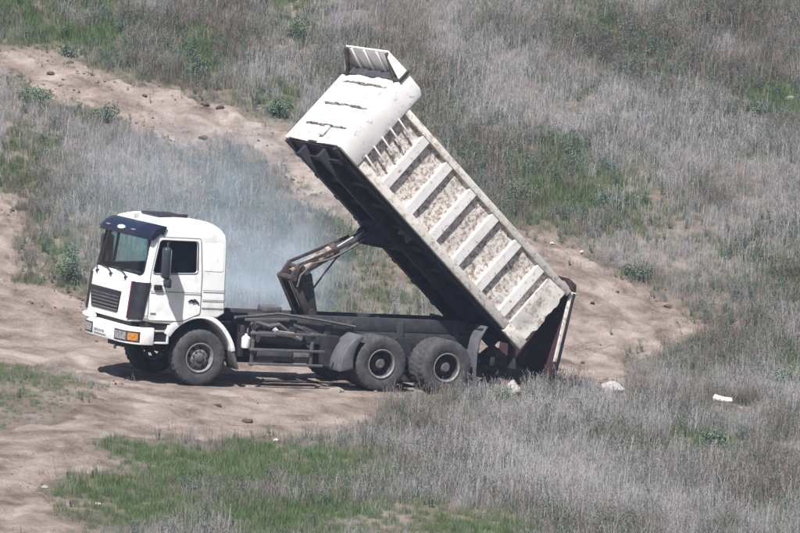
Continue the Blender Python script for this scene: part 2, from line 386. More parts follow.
ground = link('ground', grid_mesh('ground', gx, gy, GZ), 'soil'); tag(ground, kind='structure')
def track_height(x, y):
    z = height(x, y)
    for r in RUTS:
        d = line_d(x, y, r)
        wob = 1+.8*vnoise(x*3, y*3, 44)
        z = z - .038*wob*np.exp(-(d/.13)**2) + .016*wob*np.exp(-((d-.27)/.10)**2)
    rough = smooth(4, 7, y)
    return z + (.010+.11*rough)*fbm(x*1.4, y*1.1, 31, 4) + (.010+.06*rough)*fbm(x*6, y*5, 33, 3)
tx = np.arange(-13, 8.5, .075); ty = np.arange(-20, 34, .09)
TX, TY = np.meshgrid(tx, ty)
sd = track_sd(TX, TY)
TZ = track_height(TX, TY) + .015 - .13*(1-smooth(-.12, .25, sd))
kp = (sd[:-1, :-1] > -.15) & (sd[1:, 1:] > -.15) & (sd[:-1, 1:] > -.15) & (sd[1:, :-1] > -.15)
track = link('dirt_track', grid_mesh('dirt_track', tx, ty, TZ, kp), 'dirt'); tag(track, kind='structure')
def gz(x, y):
    s_ = float(track_sd(np.array([x]), np.array([y]))[0])
    a = float(height(np.array([x]), np.array([y]))[0])
    return float(track_height(np.array([x]), np.array([y]))[0])+.015 if s_ > .2 else a

# ---------------------------------------------------------------- dump truck
YAW, TILT, ROLL, TX0, TZ0 = [0.46156, 0.08155, 0.01335, -4.31095, -2.12766]
truck = empty('dump_truck', (TX0, 0, TZ0), (ROLL, TILT, YAW))
tag(truck, 'white three-axle dump truck with its rusty ribbed body raised to unload', 'truck')
T = truck

# --- cab shell: a profile lofted across the width with rounded sides
HW = 1.20
prof_key = [(.44, 1.38), (.41, 2.74), (.385, 2.85), (.32, 2.94), (.22, 3.01), (.08, 3.06), (-.16, 3.085), (-.42, 3.09), (-.68, 3.07), (-.90, 3.025), (-1.06, 2.94), (-1.15, 2.74), (-1.30, 1.99), (-1.37, 1.91), (-1.43, 1.15), (-.62, 1.15), (-.45, 1.26), (.30, 1.30)]
prof = []
for i, p in enumerate(prof_key):
    q = prof_key[(i+1) % len(prof_key)]; n = max(1, int(((p[0]-q[0])**2+(p[1]-q[1])**2)**.5/.16))
    prof += [(p[0]+(q[0]-p[0])*j/n, p[1]+(q[1]-p[1])*j/n) for j in range(n)]
def round_at(u, z):
    if z < 1.32 and u > -1.2: return .015, .02
    if z > 2.86: return .16, .36
    if u < -.95: return .21, .30
    return .05, .07
def cab_loft(shrink=0.0):
    n = len(prof); cx, cz = -.45, 2.1
    P = []
    for i in range(n):
        a = Vector(prof[i-1]); b = Vector(prof[(i+1) % n]); t = (b-a).normalized()
        nrm = Vector((t.y, -t.x))
        if nrm.dot(Vector((cx, cz))-Vector(prof[i])) < 0: nrm = -nrm
        P.append((Vector(prof[i])+nrm*shrink, nrm, *round_at(*prof[i])))
    # smooth the rounding values along the profile
    for _ in range(3):
        P = [(P[i][0], P[i][1], (P[i-1][2]+P[i][2]*2+P[(i+1) % n][2])/4, (P[i-1][3]+P[i][3]*2+P[(i+1) % n][3])/4) for i in range(n)]
    hw = HW-shrink; rings = []
    st = [('a', k/6*pi/2) for k in range(6, -1, -1)]
    lat = [(-1, ph) for _, ph in st]+[(0, 0)]+[(1, ph) for _, ph in reversed(st)]
    mb = MB(); vs = []
    for s_, ph in lat:
        for p, nr, r, rl in P:
            if s_ == 0: v = 0; ins = 0
            else: v = s_*(hw-rl+rl*sin(ph)); ins = r*(1-cos(ph))
            q = p+nr*ins; z = q.y
            v *= 1-.018*(z-1.15)
            vs.append((q.x, v, z))
    m = len(lat)
    fs = [(k*n+i, k*n+(i+1) % n, (k+1)*n+(i+1) % n, (k+1)*n+i) for k in range(m-1) for i in range(n)]
    fs += [tuple(range(n)), tuple(range((m-1)*n, m*n))[::-1]]
    mb.add(vs, fs); return mb
outer = cab_loft().mesh('cab'); inner = cab_loft(.055).mesh('cab_inner')
ws_poly = rounded([(-1.09, 2.02), (1.09, 2.02), (1.04, 2.76), (-1.04, 2.76)], .10)   # (v,z)
def prism_u(poly, u0, u1):
    n = len(poly); mb = MB()
    mb.add([(u0, y, z) for y, z in poly]+[(u1, y, z) for y, z in poly],
           [tuple(range(n)), tuple(range(2*n-1, n-1, -1))]+[(i, i+n, (i+1) % n+n, (i+1) % n) for i in range(n)])
    return mb
side_win = rounded([(-1.085, 2.06), (-.97, 2.70), (-.20, 2.70), (-.17, 2.10)], .06)
cut_ws = prism_u(ws_poly, -1.8, -.82).mesh('c')
cut_sw = MB().prism(side_win, -1.6, 1.6).mesh('c')
cab_me = boolean(outer, [inner, cut_ws, cut_sw])
cab = link('cab', cab_me, 'white', T)
cab_me.materials.clear(); cab_me.materials.append(M['white']); cab_me.materials.append(M['interior'])
for p in cab_me.polygons:      # lining: faces whose centre lies well inside the shell
    c = p.center
    p.material_index = 0
bmx = bmesh.new(); bmx.from_mesh(cab_me); bmx.normal_update()
cen = Vector((-.45, 0, 2.1))
for f in bmx.faces:
    c = f.calc_center_median()
    inn = f.normal.dot(cen-c) > 0 and abs(c.y) < HW*.985 and c.z > 1.18 and c.z < 3.06
    near_side = abs(abs(c.y)-HW) < .03
    f.material_index = 1 if (inn and not near_side) else 0
bmx.to_mesh(cab_me); bmx.free()
def front_u(v, z):
    ks = [(1.15, -1.43), (1.91, -1.37), (1.99, -1.30), (2.74, -1.15), (2.94, -1.06)]
    u = np.interp(z, [k[0] for k in ks], [k[1] for k in ks])
    hw = HW*(1-.018*(z-1.15)); t = max(0, (abs(v)-(hw-.30))/.30); t = min(t, 1)
    return u+.21*(1-sqrt(1-t*t))
# windscreen pane
mb = MB(); nv, nz = 24, 8; vs = []
for th in (0, 1):
    for j in range(nz+1):
        z = 2.005+(2.775-2.005)*j/nz
        for i in range(nv+1):
            v = (-1.105+2.21*i/nv)*(1-.045*(j/nz)); vs.append((front_u(v, z)+.018+.006*th, v, z))
fs = []; R_ = (nv+1); K = R_*(nz+1)
for j in range(nz):
    for i in range(nv):
        a = j*R_+i; fs.append((a, a+1, a+1+R_, a+R_)); fs.append((a+K, a+R_+K, a+1+R_+K, a+1+K))
mb.add(vs, fs); mb.build('windscreen', 'glass', cab)
# black rubber seal round the windscreen
def surf_tube(poly, r, off=0.0, n=8):
    pts = [(front_u(v, z)+off, v, z) for v, z in poly]; pts.append(pts[0])
    return MB().tube(pts, r, n, cap=False)
surf_tube(ws_poly, .016, .004).build('windscreen_seal', 'black', cab)
for s_ in (-1, 1):
    y = s_*(HW-.03)
    mb = MB().prism([(q[0]*1.0, q[1]) for q in rounded([(-1.075, 2.07), (-.965, 2.69), (-.205, 2.69), (-.175, 2.11)], .06)], y-.003, y+.003)
    for k, v in enumerate(mb.v): mb.v[k] = (v[0], v[1]*(1-.018*(v[2]-1.15)), v[2])
    mb.build('side_window', 'glass_dark' if s_ < 0 else 'glass', cab)
    # quarter light divider
    d = MB().bar((-.87, s_*(HW-.02), 2.06), (-.80, s_*(HW-.045), 2.71), .03, .05, (1, 0, 0)); d.build('window_divider', 'black', cab)
    # window rubber
    pts = [(q[0], s_*(HW+.002)*(1-.018*(q[1]-1.15)), q[1]) for q in side_win]; pts.append(pts[0])
    MB().tube(pts, .014, 6, cap=False).build('window_seal', 'black', cab)
    # door skin, proud of the shell, with its window opening
    dp = rounded([(-1.135, 1.20), (-1.13, 2.02), (-1.00, 2.76), (-.15, 2.76), (-.085, 2.10), (-.075, 1.36), (-.44, 1.205)], .05)
    yo = s_*(HW+.010); yi = s_*(HW-.045)
    dm = MB().prism(dp, min(yo, yi), max(yo, yi)).mesh('door')
    dm = boolean(dm, [MB().prism(rounded([(-1.075, 2.075), (-.965, 2.69), (-.21, 2.69), (-.18, 2.115)], .06), -1.6, 1.6).mesh('c')])
    for v in dm.vertices: v.co.y *= 1-.018*(v.co.z-1.15)
    door = link('door', dm, 'white', cab)
    pts = [(q[0], s_*(HW+.004)*(1-.018*(q[1]-1.15)), q[1]) for q in dp]; pts.append(pts[0])
    MB().tube(pts, .010, 6, cap=False).build('door_seam', 'mark', cab)
    MB().box(-1.05, -.89, s_*HW-.045, s_*HW+.045, 1.77, 1.87).build('door_handle', 'black', cab, bevel=.02)
    MB().bar((-1.12, s_*(HW+.013), 1.745), (-.085, s_*(HW+.013), 1.745), .006, .012).build('door_crease', 'mark', cab)
    # sleeper side pressing
    mb = MB().prism(rounded([(-.045, 2.16), (-.045, 2.67), (.33, 2.67), (.35, 2.16)], .05), s_*(HW-.06), s_*(HW+.006))
    for k, v in enumerate(mb.v): mb.v[k] = (v[0], v[1]*(1-.018*(v[2]-1.15)), v[2])
    mb.build('side_pressing', 'white', cab, smooth=False)
    for z in (1.80, 1.62, 1.47):
        MB().bar((-.05, s_*(HW+.003), z), (.42, s_*(HW+.003), z), .008, .010).build('side_seam', 'dusty', cab)
    # script badge low on the door
    mb = MB()
    for a, b in (((-.33, 1.575), (-.26, 1.615)), ((-.26, 1.615), (-.25, 1.57)), ((-.25, 1.57), (-.15, 1.585)), ((-.23, 1.62), (-.17, 1.605)), ((-.30, 1.60), (-.22, 1.60)), ((-.16, 1.585), (-.12, 1.545))):
        mb.bar((a[0], s_*(HW+.014), a[1]), (b[0], s_*(HW+.014), b[1]), .008, .030)
    mb.build('door_badge', 'mark_black', cab)
    MB().bar((-1.09, s_*(HW+.014), 1.335), (-.98, s_*(HW+.014), 1.335), .006, .022).build('door_lettering', 'mark', cab)
    # black corner deflector and maroon edge
    mb = MB(); vs = []; ks = 8
    for th in (0, 1):
        for z in (1.20, 1.55, 1.90):
            for i in range(ks+1):
                v = (.97+.225*i/ks); vs.append((front_u(min(v, 1.185), z)-.03+.05*th+(.03 if i == ks else 0), s_*(v+.016), z))
    R2 = ks+1; K2 = R2*3; fs = []
    for j in range(2):
        for i in range(ks):
            a = j*R2+i; fs += [(a, a+1, a+1+R2, a+R2), (a+K2, a+R2+K2, a+1+R2+K2, a+1+K2)]
    for j in range(2):
        for i in (0, ks):
            a = j*R2+i; fs.append((a, a+R2, a+R2+K2, a+K2))
    for j in (0, 2):
        for i in range(ks):
            a = j*R2+i; fs.append((a, a+1, a+1+K2, a+K2))
    mb.add(vs, fs); mb.build('corner_deflector', 'black', cab)
    MB().bar((front_u(.95, 1.2)-.012, s_*.965, 1.20), (front_u(.95, 1.9)-.012, s_*.965, 1.90), .045, .06).build('deflector_edge', 'maroon' if s_ < 0 else 'black', cab, bevel=.012)
# front panel details
mb = MB()
prism_u([(-.46, 1.255), (.80, 1.255), (.92, 1.66), (-.51, 1.66)], -1.432, -1.32).build('grille', 'black', cab, bevel=.02)
for k in range(6):
    z = 1.295+k*.064
    u = front_u(0, z)
    MB().box(u-.035, u-.002, -.44-.008*k, .77+.022*k, z-.012, z+.012).build('grille_slat', 'dusty', cab, bevel=.004)
for v in (-.6, .1, .75):
    p = [(front_u(v, 1.95)-.02, v, 1.93), (front_u(v, 1.97)-.05, v+.05, 1.985), (front_u(v+.4, 2.03)-.025, v+.35, 2.035), (front_u(v+.7, 2.05)-.02, min(v+.62, 1.0), 2.05)]
    MB().tube(p, .012, 6).build('wiper', 'black', cab)
    MB().lathe([(0, -.03), (.035, -.03), (.035, .03), (0, .03)], 10).build('wiper_pivot', 'black', cab, loc=(front_u(v, 1.93)-.015, v, 1.93))
# sun visor with emblem
vp = [(-1.02, 2.985), (-1.12, 2.97), (-1.24, 2.90), (-1.33, 2.79), (-1.33, 2.72), (-1.28, 2.72), (-1.15, 2.84), (-1.08, 2.82)]
mb = MB(); ny = 20; vs = []
for i in range(ny+1):
    v = -1.19+2.40*i/ny; t = max(0, (abs(v)-.75)/.46)
    for u, z in vp: vs.append((u+.17*t*t, v, z-.03*t*t))
k = len(vp); fs = [(i*k+j, i*k+(j+1) % k, (i+1)*k+(j+1) % k, (i+1)*k+j) for i in range(ny) for j in range(k)]
fs += [tuple(range(k)), tuple(range(ny*k, ny*k+k))]
mb.add(vs, fs); visor = mb.build('sun_visor', 'visor', cab)
def oval(u, v, z, rv, rz, th, tilt):
    n = 20; mb = MB(); d = Vector((-cos(tilt), 0, sin(tilt))); up_ = Vector((sin(tilt), 0, cos(tilt)))
    c = Vector((u, v, z)); ring = [c+Vector((0, rv*cos(2*pi*i/n), 0))+up_*rz*sin(2*pi*i/n) for i in range(n)]
    mb.add(ring+[q+d*th for q in ring], [tuple(range(n)), tuple(range(2*n-1, n-1, -1))]+[(i, i+n, (i+1) % n+n, (i+1) % n) for i in range(n)])
    return mb
oval(-1.295, -.06, 2.836, .17, .045, .012, radians(38)).build('visor_emblem', 'emblem', cab)
oval(-1.295, -.62, 2.836, .11, .014, .010, radians(38)).build('visor_marker', 'mark', cab)
oval(-1.295, .56, 2.836, .11, .014, .010, radians(38)).build('visor_marker', 'mark', cab)
# roof hatch and ribs
mb = MB().box(-.72, -.12, -.42, .42, 3.075, 3.125); mb.build('roof_hatch', 'mark_black', cab, bevel=.02)
MB().box(-.70, -.14, -.47, -.43, 3.08, 3.15).build('hatch_rail', 'frame_dark', cab, bevel=.01)
MB().box(-.98, -.90, .05, .13, 3.0, 3.10).build('roof_lamp', 'light_metal', cab, bevel=.02)
# interior: dashboard, seats, wheel, papers
MB().prism(rounded([(-1.29, 1.4), (-1.25, 1.99), (-1.02, 2.02), (-.84, 1.92), (-.80, 1.4)], .05), -1.08, 1.08).build('dashboard', 'fender', cab, smooth=True)
for v in (-.62, .62):
    MB().box(-.72, -.18, v-.27, v+.27, 1.5, 1.72).build('seat_cushion', 'seat', cab, bevel=.06)
    MB().prism(rounded([(-.30, 1.70), (-.15, 1.70), (-.05, 2.30), (-.17, 2.32)], .05), v-.26, v+.26).build('seat_backrest', 'seat', cab)
MB().tube([(-.80+.12*sin(a), -.60+.23*cos(a), 2.02+.19*sin(a)) for a in [2*pi*i/24 for i in range(25)]], .018, 6, cap=False).build('steering_wheel', 'black', cab)
for (u, v, w, l, a) in ((-1.10, -.25, .26, .16, .2), (-1.08, -.02, .20, .13, -.3), (-1.06, -.52, .14, .10, .5), (-1.12, .45, .30, .08, .1)):
    MB().box(-l/2, l/2, -w/2, w/2, 0, .02).build('paper', 'paper', cab, loc=(u, v, 2.022), rot=(0, 0, a))
MB().prism([(-1.08, 2.06), (-.965, 2.70), (-.86, 2.70), (-.95, 2.06)], -HW+.075, -HW+.09).build('curtain', 'maroon', cab)
MB().box(-.05, .02, -1.05, 1.05, 1.5, 2.9).build('bunk_partition', 'interior', cab)

# mirrors: main housing on an arm, small round kerb mirror
for s_ in (-1, 1):
    mir = MB().box(-.15, .0, -.13, .13, -.29, .29).mesh('mirror', .05, 3)
    mo = link('mirror', mir, 'mirror', T, (-.86, s_*1.42, 2.30), (0, 0, s_*.25))
    MB().box(-.015, .006, -.11, .11, -.25, .25).build('mirror_glass', 'chrome', mo, bevel=.004, loc=(0, 0, 0))
    MB().tube([(-.06, 0, .26), (-.05, -s_*.10, .36), (-.03, -s_*.24, .36)], .014, 6).build('mirror_arm', 'black', mo)
    MB().tube([(-.06, 0, -.26), (-.06, -s_*.08, -.34), (-.06, -s_*.24, -.36)], .014, 6).build('mirror_arm', 'black', mo)
    k = link('kerb_mirror', MB().box(-.06, .04, -.10, .10, -.09, .09).mesh('kerb_mirror', .035, 3), 'mirror', T, (-.87, s_*1.42, 1.93))
# bumper
plan = [(-1.48, -.72), (-1.48, .72), (-1.44, .95), (-1.36, 1.10), (-1.25, 1.20), (-1.10, 1.225), (-.98, 1.225), (-.98, 1.10), (-1.2, 1.05), (-1.2, -1.05), (-.98, -1.10), (-.98, -1.225), (-1.10, -1.225), (-1.25, -1.20), (-1.36, -1.10), (-1.44, -.95)]
bumper = MB().prism_z(plan, .735, 1.06).build('bumper', 'bumper', T, bevel=.02)
MB().box(-1.36, -1.19, -1.0, 1.0, 1.065, 1.145).build('bumper_gap_panel', 'frame_dark', bumper)
def corner_lens(s_, v0, v1, z0, z1, off, name, mat, n=8):
    def cu(v):
        a = abs(v)
        return float(np.interp(a, [0, .72, .95, 1.10, 1.20, 1.225], [-1.48, -1.48, -1.44, -1.36, -1.25, -1.10]))
    vs = []
    for th in (0, .06):
        for z in (z0, z1):
            for i in range(n+1):
                v = v0+(v1-v0)*i/n; vs.append((cu(v)-off+th, s_*v, z))
    R_ = n+1; K_ = 2*R_; fs = []
    for i in range(n): fs += [(i, i+1, i+1+R_, i+R_), (i+K_, i+R_+K_, i+1+R_+K_, i+1+K_), (i, i+K_, i+1+K_, i+1), (i+R_, i+1+R_, i+1+R_+K_, i+R_+K_)]
    fs += [(0, R_, R_+K_, K_), (n, n+K_, n+R_+K_, n+R_)]
    return MB().add(vs, fs).build(name, mat, bumper)
for s_ in (-1, 1):
    corner_lens(s_, .52, 1.195, .775, .975, .006, 'headlight_surround', 'frame_dark')
    corner_lens(s_, .56, .96, .800, .950, .016, 'headlight', 'lens')
    corner_lens(s_, 1.0, 1.175, .805, .945, .016, 'indicator', 'orange' if s_ < 0 else 'lens')
plate = MB().box(-1.50, -1.475, -.12, .44, .80, .92).build('licence_plate', 'plate', bumper, bevel=.006)
for i, (a, b) in enumerate(((.34, .42), (.45, .50), (.53, .58), (.62, .67), (.69, .74), (.76, .80))): MB().box(-1.505, -1.499, a-.40, b-.40, .84+.008*(i % 2), .885).build('plate_mark', 'mark', bumper)
oval(-1.42, .80, 1.085, .30, .06, .05, radians(25)).build('front_marker_disc', 'white', bumper, bevel=.015)
MB().box(-1.36, -1.2, -.65, .05, .63, .745).build('tow_bracket', 'frame_dark', bumper, bevel=.01)
MB().tube([(-1.36, -.45, .66), (-1.42, -.45, .64), (-1.42, -.45, .58)], .03, 8).build('tow_hook', 'rust', bumper)
# cab steps and front mudguards
for s_ in (-1, 1):
    st = MB().box(-1.24, -.70, s_*.80, s_*1.17, .78, 1.165).build('step_box', 'black', T, bevel=.02)
    MB().box(-1.25, -.68, s_*1.165-.03*(s_ < 0), s_*1.165+.04*(s_ > 0)+.0, .985, 1.02).build('step_tread', 'light_metal', st, bevel=.006)
    MB().box(-1.23, -.70, s_*1.15-.05*(s_ < 0), s_*1.15+.05*(s_ > 0), .765, .80).build('step_tread', 'bumper', st, bevel=.006)
    MB().box(-.71, -.67, s_*1.15-.05*(s_ < 0), s_*1.15+.05*(s_ > 0), .77, 1.12).build('step_post', 'bumper', st, bevel=.006)
    # mudguard: band round the wheel
    a0, a1 = radians(12), radians(150); n = 22; vs = []
    for i in range(n+1):
        a = a0+(a1-a0)*i/n; ri = .645+.10*smooth(radians(30), radians(100), a); ro = ri+.085+.06*smooth(radians(60), radians(120), a)
        if ro*sin(a)+.53 > 1.30: ro = (1.30-.53)/sin(a)
        for r, v in ((ri, .72), (ri, 1.205), (ro, 1.205), (ro, .72)): vs.append((r*cos(a), s_*v, .53+r*sin(a)))
    fs = [(i*4+j, i*4+(j+1) % 4, i*4+4+(j+1) % 4, i*4+4+j) for i in range(n) for j in range(4)]+[(0, 1, 2, 3), (n*4, n*4+1, n*4+2, n*4+3)]
    MB().add(vs, fs).build('front_mudguard', 'white', T, bevel=.012)
    MB().prism([(.62, .68), (.70, .68), (.82, .34), (.77, .33)], s_*.75, s_*1.19).build('front_mudflap', 'dusty', T, bevel=.008)

# --- wheels
def tyre_mesh():
    p = [(.27, -.12), (.30, -.135), (.36, -.150), (.43, -.155), (.485, -.145), (.508, -.135), (.53, -.120), (.53, -.085), (.512, -.083), (.512, -.067), (.53, -.065), (.53, -.012), (.512, -.010), (.512, .010), (.53, .012), (.53, .065), (.512, .067), (.512, .083), (.53, .085), (.53, .120), (.508, .135), (.485, .145), (.43, .155), (.36, .150), (.30, .135), (.27, .12)]
    n = 96
    def fr(i, j, r):
        if 4 <= j <= 6 or 19 <= j <= 21: return r-(.014 if i % 3 == 0 else 0)
        if 6 < j < 19 and r > .52: return r-(.012 if (i+2) % 3 == 0 else 0)
        return r
    return MB().lathe(p, n, closed=True, fr=fr).mesh('tyre', angle=28)
tyre_me = tyre_mesh(); tyre_me.materials.append(M['tyre'])
def rim_mesh(front):
    mb = MB()
    # barrel (outside is -y)
    mb.lathe([(.275, -.125), (.285, -.145), (.268, -.150), (.245, -.12), (.238, -.02), (.238, .12), (.275, .13)], 40)
    if front:
        mb.lathe([(.240, -.02), (.215, -.035), (.165, -.095), (.13, -.115)], 40, skip=lambda i, j: j == 1 and (i % 5) in (1, 2))
        mb.lathe([(.13, -.115), (.115, -.115), (.105, -.10)], 40)
    else:
        mb.lathe([(.239, .03), (.21, .06), (.16, .075), (.12, .075)], 40, skip=lambda i, j: j == 1 and (i % 5) in (1, 2))
    return mb.mesh('rim')
rim_f = rim_mesh(True); rim_f.materials.append(M['rim'])
rim_r = rim_mesh(False); rim_r.materials.append(M['rim'])
bm_ = bmesh.new(); bm_.from_mesh(rim_r)
rim_r.materials.append(M['rim_dark'])
for f in bm_.faces:
    c = f.calc_center_median(); f.material_index = 1 if (sqrt(c.x**2+c.z**2) < .245 and c.y > -.11) else 0
bm_.to_mesh(rim_r); bm_.free()
def hub_mesh(front):
    mb = MB()
    if front:
        mb.lathe([(.11, -.09), (.10, -.125), (.075, -.14), (.065, -.175), (.03, -.185), (0, -.185)], 24)
        for i in range(10):
            a = 2*pi*i/10; c = Vector((.137*cos(a), 0, .137*sin(a))); mb.tube([c+Vector((0, -.10, 0)), c+Vector((0, -.140, 0))], .016, 6)
    else:
        mb.lathe([(.155, .09), (.14, .04), (.105, .00), (.098, -.075), (.075, -.095), (0, -.095)], 24)
        for i in range(10):
            a = 2*pi*i/10; c = Vector((.145*cos(a), 0, .145*sin(a))); mb.tube([c+Vector((0, .07, 0)), c+Vector((0, .03, 0))], .014, 6)
    return mb.mesh('hub')
hub_f = hub_mesh(True); hub_f.materials.append(M['dusty']); hub_r = hub_mesh(False); hub_r.materials.append(M['hub'])
def wheel(u, v, z, flip, rim, hub, spin):
    w = link('wheel', tyre_me, None, T, (u, v, z), (0, spin, pi if flip else 0))
    link('rim', rim, None, w)
    if hub: link('hub', hub, None, w)
    return w
for s_ in (-1, 1):
    wheel(0, s_*1.04, .53, s_ > 0, rim_f, hub_f, .3*s_)
    for u, z in ((3.80, .53), (5.20, .50)):
        wheel(u, s_*1.05, z, s_ > 0, rim_r, hub_r, u*s_)
        wheel(u, s_*.715, z, s_ < 0, rim_r, None, u+1)

# --- chassis
for s_ in (-1, 1):
    ch = MB().box(-1.15, 6.25, s_*.43-.04, s_*.43+.04, .79, 1.075).build('chassis_rail', 'frame', T, bevel=.008)
    MB().box(.95, 6.25, s_*.43-.045, s_*.43+.045, 1.085, 1.34).build('subframe_rail', 'frame', T, bevel=.008)
    for u in (1.5, 2.2, 2.95, 3.4, 4.5, 5.7):
        MB().box(u-.07, u+.07, s_*.482-.012, s_*.482+.012, .86, 1.27).build('rail_bracket', 'frame', ch, bevel=.004)
    for u, z in ((.0, .62),):
        for k in range(4):
            MB().box(u-.62+.1*k, u+.62-.1*k, s_*.43-.04, s_*.43+.04, z-.035*k, z+.03-.035*k).build('leaf_spring', 'frame_dark', ch)
    for k in range(6):
        MB().box(3.75+.09*k, 5.25-.09*k, s_*.46-.05, s_*.46+.05, .80+.032*k-.1, .828+.032*k-.1).build('leaf_spring', 'frame_dark', ch)
    MB().prism(rounded([(4.25, .62), (4.75, .62), (4.65, .98), (4.35, .98)], .04), s_*.50, s_*.60).build('spring_trunnion', 'frame_dark', ch)
for u in (-1.0, .8, 2.5, 3.5, 4.5, 6.15):
    MB().box(u-.06, u+.06, -.41, .41, .84, 1.05).build('cross_member', 'frame_dark', T)
MB().tube([(0, -.9, .50), (0, .9, .50)], .07, 10).build('front_axle', 'frame_dark', T)
for u, z in ((3.80, .53), (5.20, .50)):
    ax = MB().tube([(u, -.95, z), (u, .95, z)], .09, 12).build('rear_axle', 'frame_dark', T)
    MB().lathe([(0, -.19), (.14, -.17), (.24, -.08), (.26, 0), (.24, .08), (.14, .17), (0, .19)], 20).build('differential', 'frame_dark', ax, loc=(u, .05, z), rot=(0, 0, pi/2))
MB().tube([(1.2, 0, .85), (3.55, .05, .58)], .06, 10).build('drive_shaft', 'frame_dark', T)
MB().box(-.95, .75, -.38, .38, .72, 1.32).build('engine_block', 'frame_dark', T, bevel=.06)
MB().box(.55, 1.25, -.25, .25, .66, 1.10).build('gearbox', 'frame_dark', T, bevel=.08)
ft = MB().prism(rounded([(1.0, .30), (2.80, .30), (2.80, 1.0), (1.0, 1.0)], .08), .52, 1.16).build('fuel_tank', 'frame_dark', T)
MB().prism(rounded([(2.80, .40), (3.10, .40), (3.10, .98), (2.80, .98)], .06), -.72, -.50).build('spare_carrier', 'frame_dark', T)
# near-side equipment behind the cab: guard rails, air tanks, battery box, canister
gd = MB().box(1.05, 2.62, -1.125, -1.085, 1.0, 1.05).build('guard_rail', 'dusty', T, bevel=.008)
MB().box(1.05, 2.62, -1.125, -1.085, .69, .74).build('guard_rail', 'dusty', T, bevel=.008)
MB().box(1.05, 2.60, -1.125, -1.085, .42, .47).build('guard_rail', 'dusty', T, bevel=.008)
MB().bar((.92, -1.08, 1.27), (1.84, -1.08, 1.30), .05, .05).build('guard_rail', 'dusty', T, bevel=.006)
for u in (1.12, 2.36): MB().box(u-.03, u+.03, -1.083, -1.045, .40, 1.07).build('guard_post', 'dusty', T, bevel=.006)
for u in (1.15, 2.40): MB().bar((u, -1.06, .98), (u, -.46, .98), .05, .06).build('guard_bracket', 'frame_dark', T)
MB().bar((2.16, -1.02, 1.16), (2.55, -1.02, 1.02), .03, .05).build('guard_stay', 'dusty', T)
MB().bar((1.98, -1.02, 1.20), (2.42, -1.02, 1.06), .03, .05).build('guard_stay', 'dusty', T)
MB().tube([(1.35, -.80, .93), (1.44, -.80, .93), (2.15, -.80, .88), (2.24, -.80, .88)], .12, 14).build('air_tank', 'frame', T)
MB().tube([(1.30, -.76, 1.20), (1.55, -.80, 1.13), (1.75, -.82, 1.17), (1.95, -.80, 1.05)], .045, 8).build('intake_pipe', 'dusty', T)
MB().tube([(1.62, -.9, 1.10), (1.70, -.93, 1.02), (2.0, -.92, 1.0), (2.2, -.90, .93)], .05, 8).build('intake_pipe', 'light_metal', T)
MB().box(1.25, 2.0, -1.03, -.62, .50, .70).build('battery_box', 'frame', T, bevel=.02)
MB().box(2.02, 2.40, -1.03, -.66, .47, .66).build('tool_box', 'dusty', T, bevel=.02)
cn = MB().lathe([(0, -.13), (.075, -.13), (.085, -.11), (.085, .06), (.05, .10), (.03, .10), (.03, .14), (0, .14)], 16).build('canister', 'canister', T, loc=(1.0, -1.02, .86), rot=(pi/2, 0, 0))
MB().box(.90, 1.0, -.98, -.55, .55, 1.15).build('air_dryer', 'frame_dark', T, bevel=.03)
MB().tube([(1.0, -1.05, 1.02), (1.02, -1.03, 1.12), (1.12, -.98, 1.2), (1.2, -.95, 1.05)], .018, 6).build('air_hose', 'dusty', T)
MB().tube([(.75, -1.0, 1.30), (1.3, -.62, 1.30), (1.85, -.56, 1.36), (2.7, -.55, 1.27), (3.5, -.54, 1.16)], .028, 6).build('frame_pipe', 'dusty', T)
MB().box(.52, .90, .55, .95, .95, 1.75).build('air_filter', 'frame_dark', T, bevel=.05)
MB().tube([(.75, .70, 1.1), (.75, .70, 1.6), (.86, .75, 1.72)], .07, 10).build('exhaust_pipe', 'rust', T)
for k in range(3):
    MB().tube([(.47, -.1+.1*k, 1.45), (.62, -.15+.1*k, 1.30), (.80, -.12+.1*k, 1.34), (1.0, -.2+.1*k, 1.36)], .022, 6).build('air_hose', 'frame_dark', T)
MB().box(1.7, 2.05, -.30, .1, 1.345, 1.47).build('hydraulic_valve', 'dusty', T, bevel=.03)
# rear mudguards
for s_ in (-1, 1):
    n = 12; vs = []
    for i in range(n+1):
        t = i/n; a = radians(198-62*t-5)
        ri = .60+.02*t; ro = .90-.20*t
        cx, cz = 3.80, .55
        for r, v in ((ri, .60), (ri, 1.21), (ro, 1.21), (ro, .60)):
            vs.append((cx+r*cos(a), s_*v, cz+r*sin(a)))
    fs = [(i*4+j, i*4+(j+1) % 4, i*4+4+(j+1) % 4, i*4+4+j) for i in range(n) for j in range(4)]+[(0, 1, 2, 3), (n*4, n*4+1, n*4+2, n*4+3)]
    MB().add(vs, fs).build('rear_mudguard', 'fender', T, bevel=.03)
    cur = [(5.98, 1.32), (5.86, 1.10), (5.80, .80), (5.80, .45), (5.84, .12)]
    pl = cur+[(x+.035, z) for x, z in reversed(cur)]
    MB().prism(pl, s_*.80, s_*1.21).build('rear_mudflap', 'fender', T, bevel=.008)
    MB().bar((5.95, s_*.45, 1.20), (5.95, s_*1.15, 1.25), .05, .05).build('mudflap_bracket', 'frame_dark', T)
rb = MB().box(6.22, 6.30, -1.05, 1.05, .55, .72).build('rear_underrun_bar', 'frame_dark', T, bevel=.01)
for s_ in (-1, 1):
    MB().box(6.30, 6.33, s_*.75-.15, s_*.75+.15, .58, .69).build('tail_lamp', 'maroon', rb, bevel=.01)
    MB().bar((6.2, s_*.43, .85), (6.24, s_*.43, .6), .06, .06).build('underrun_bracket', 'frame_dark', rb)
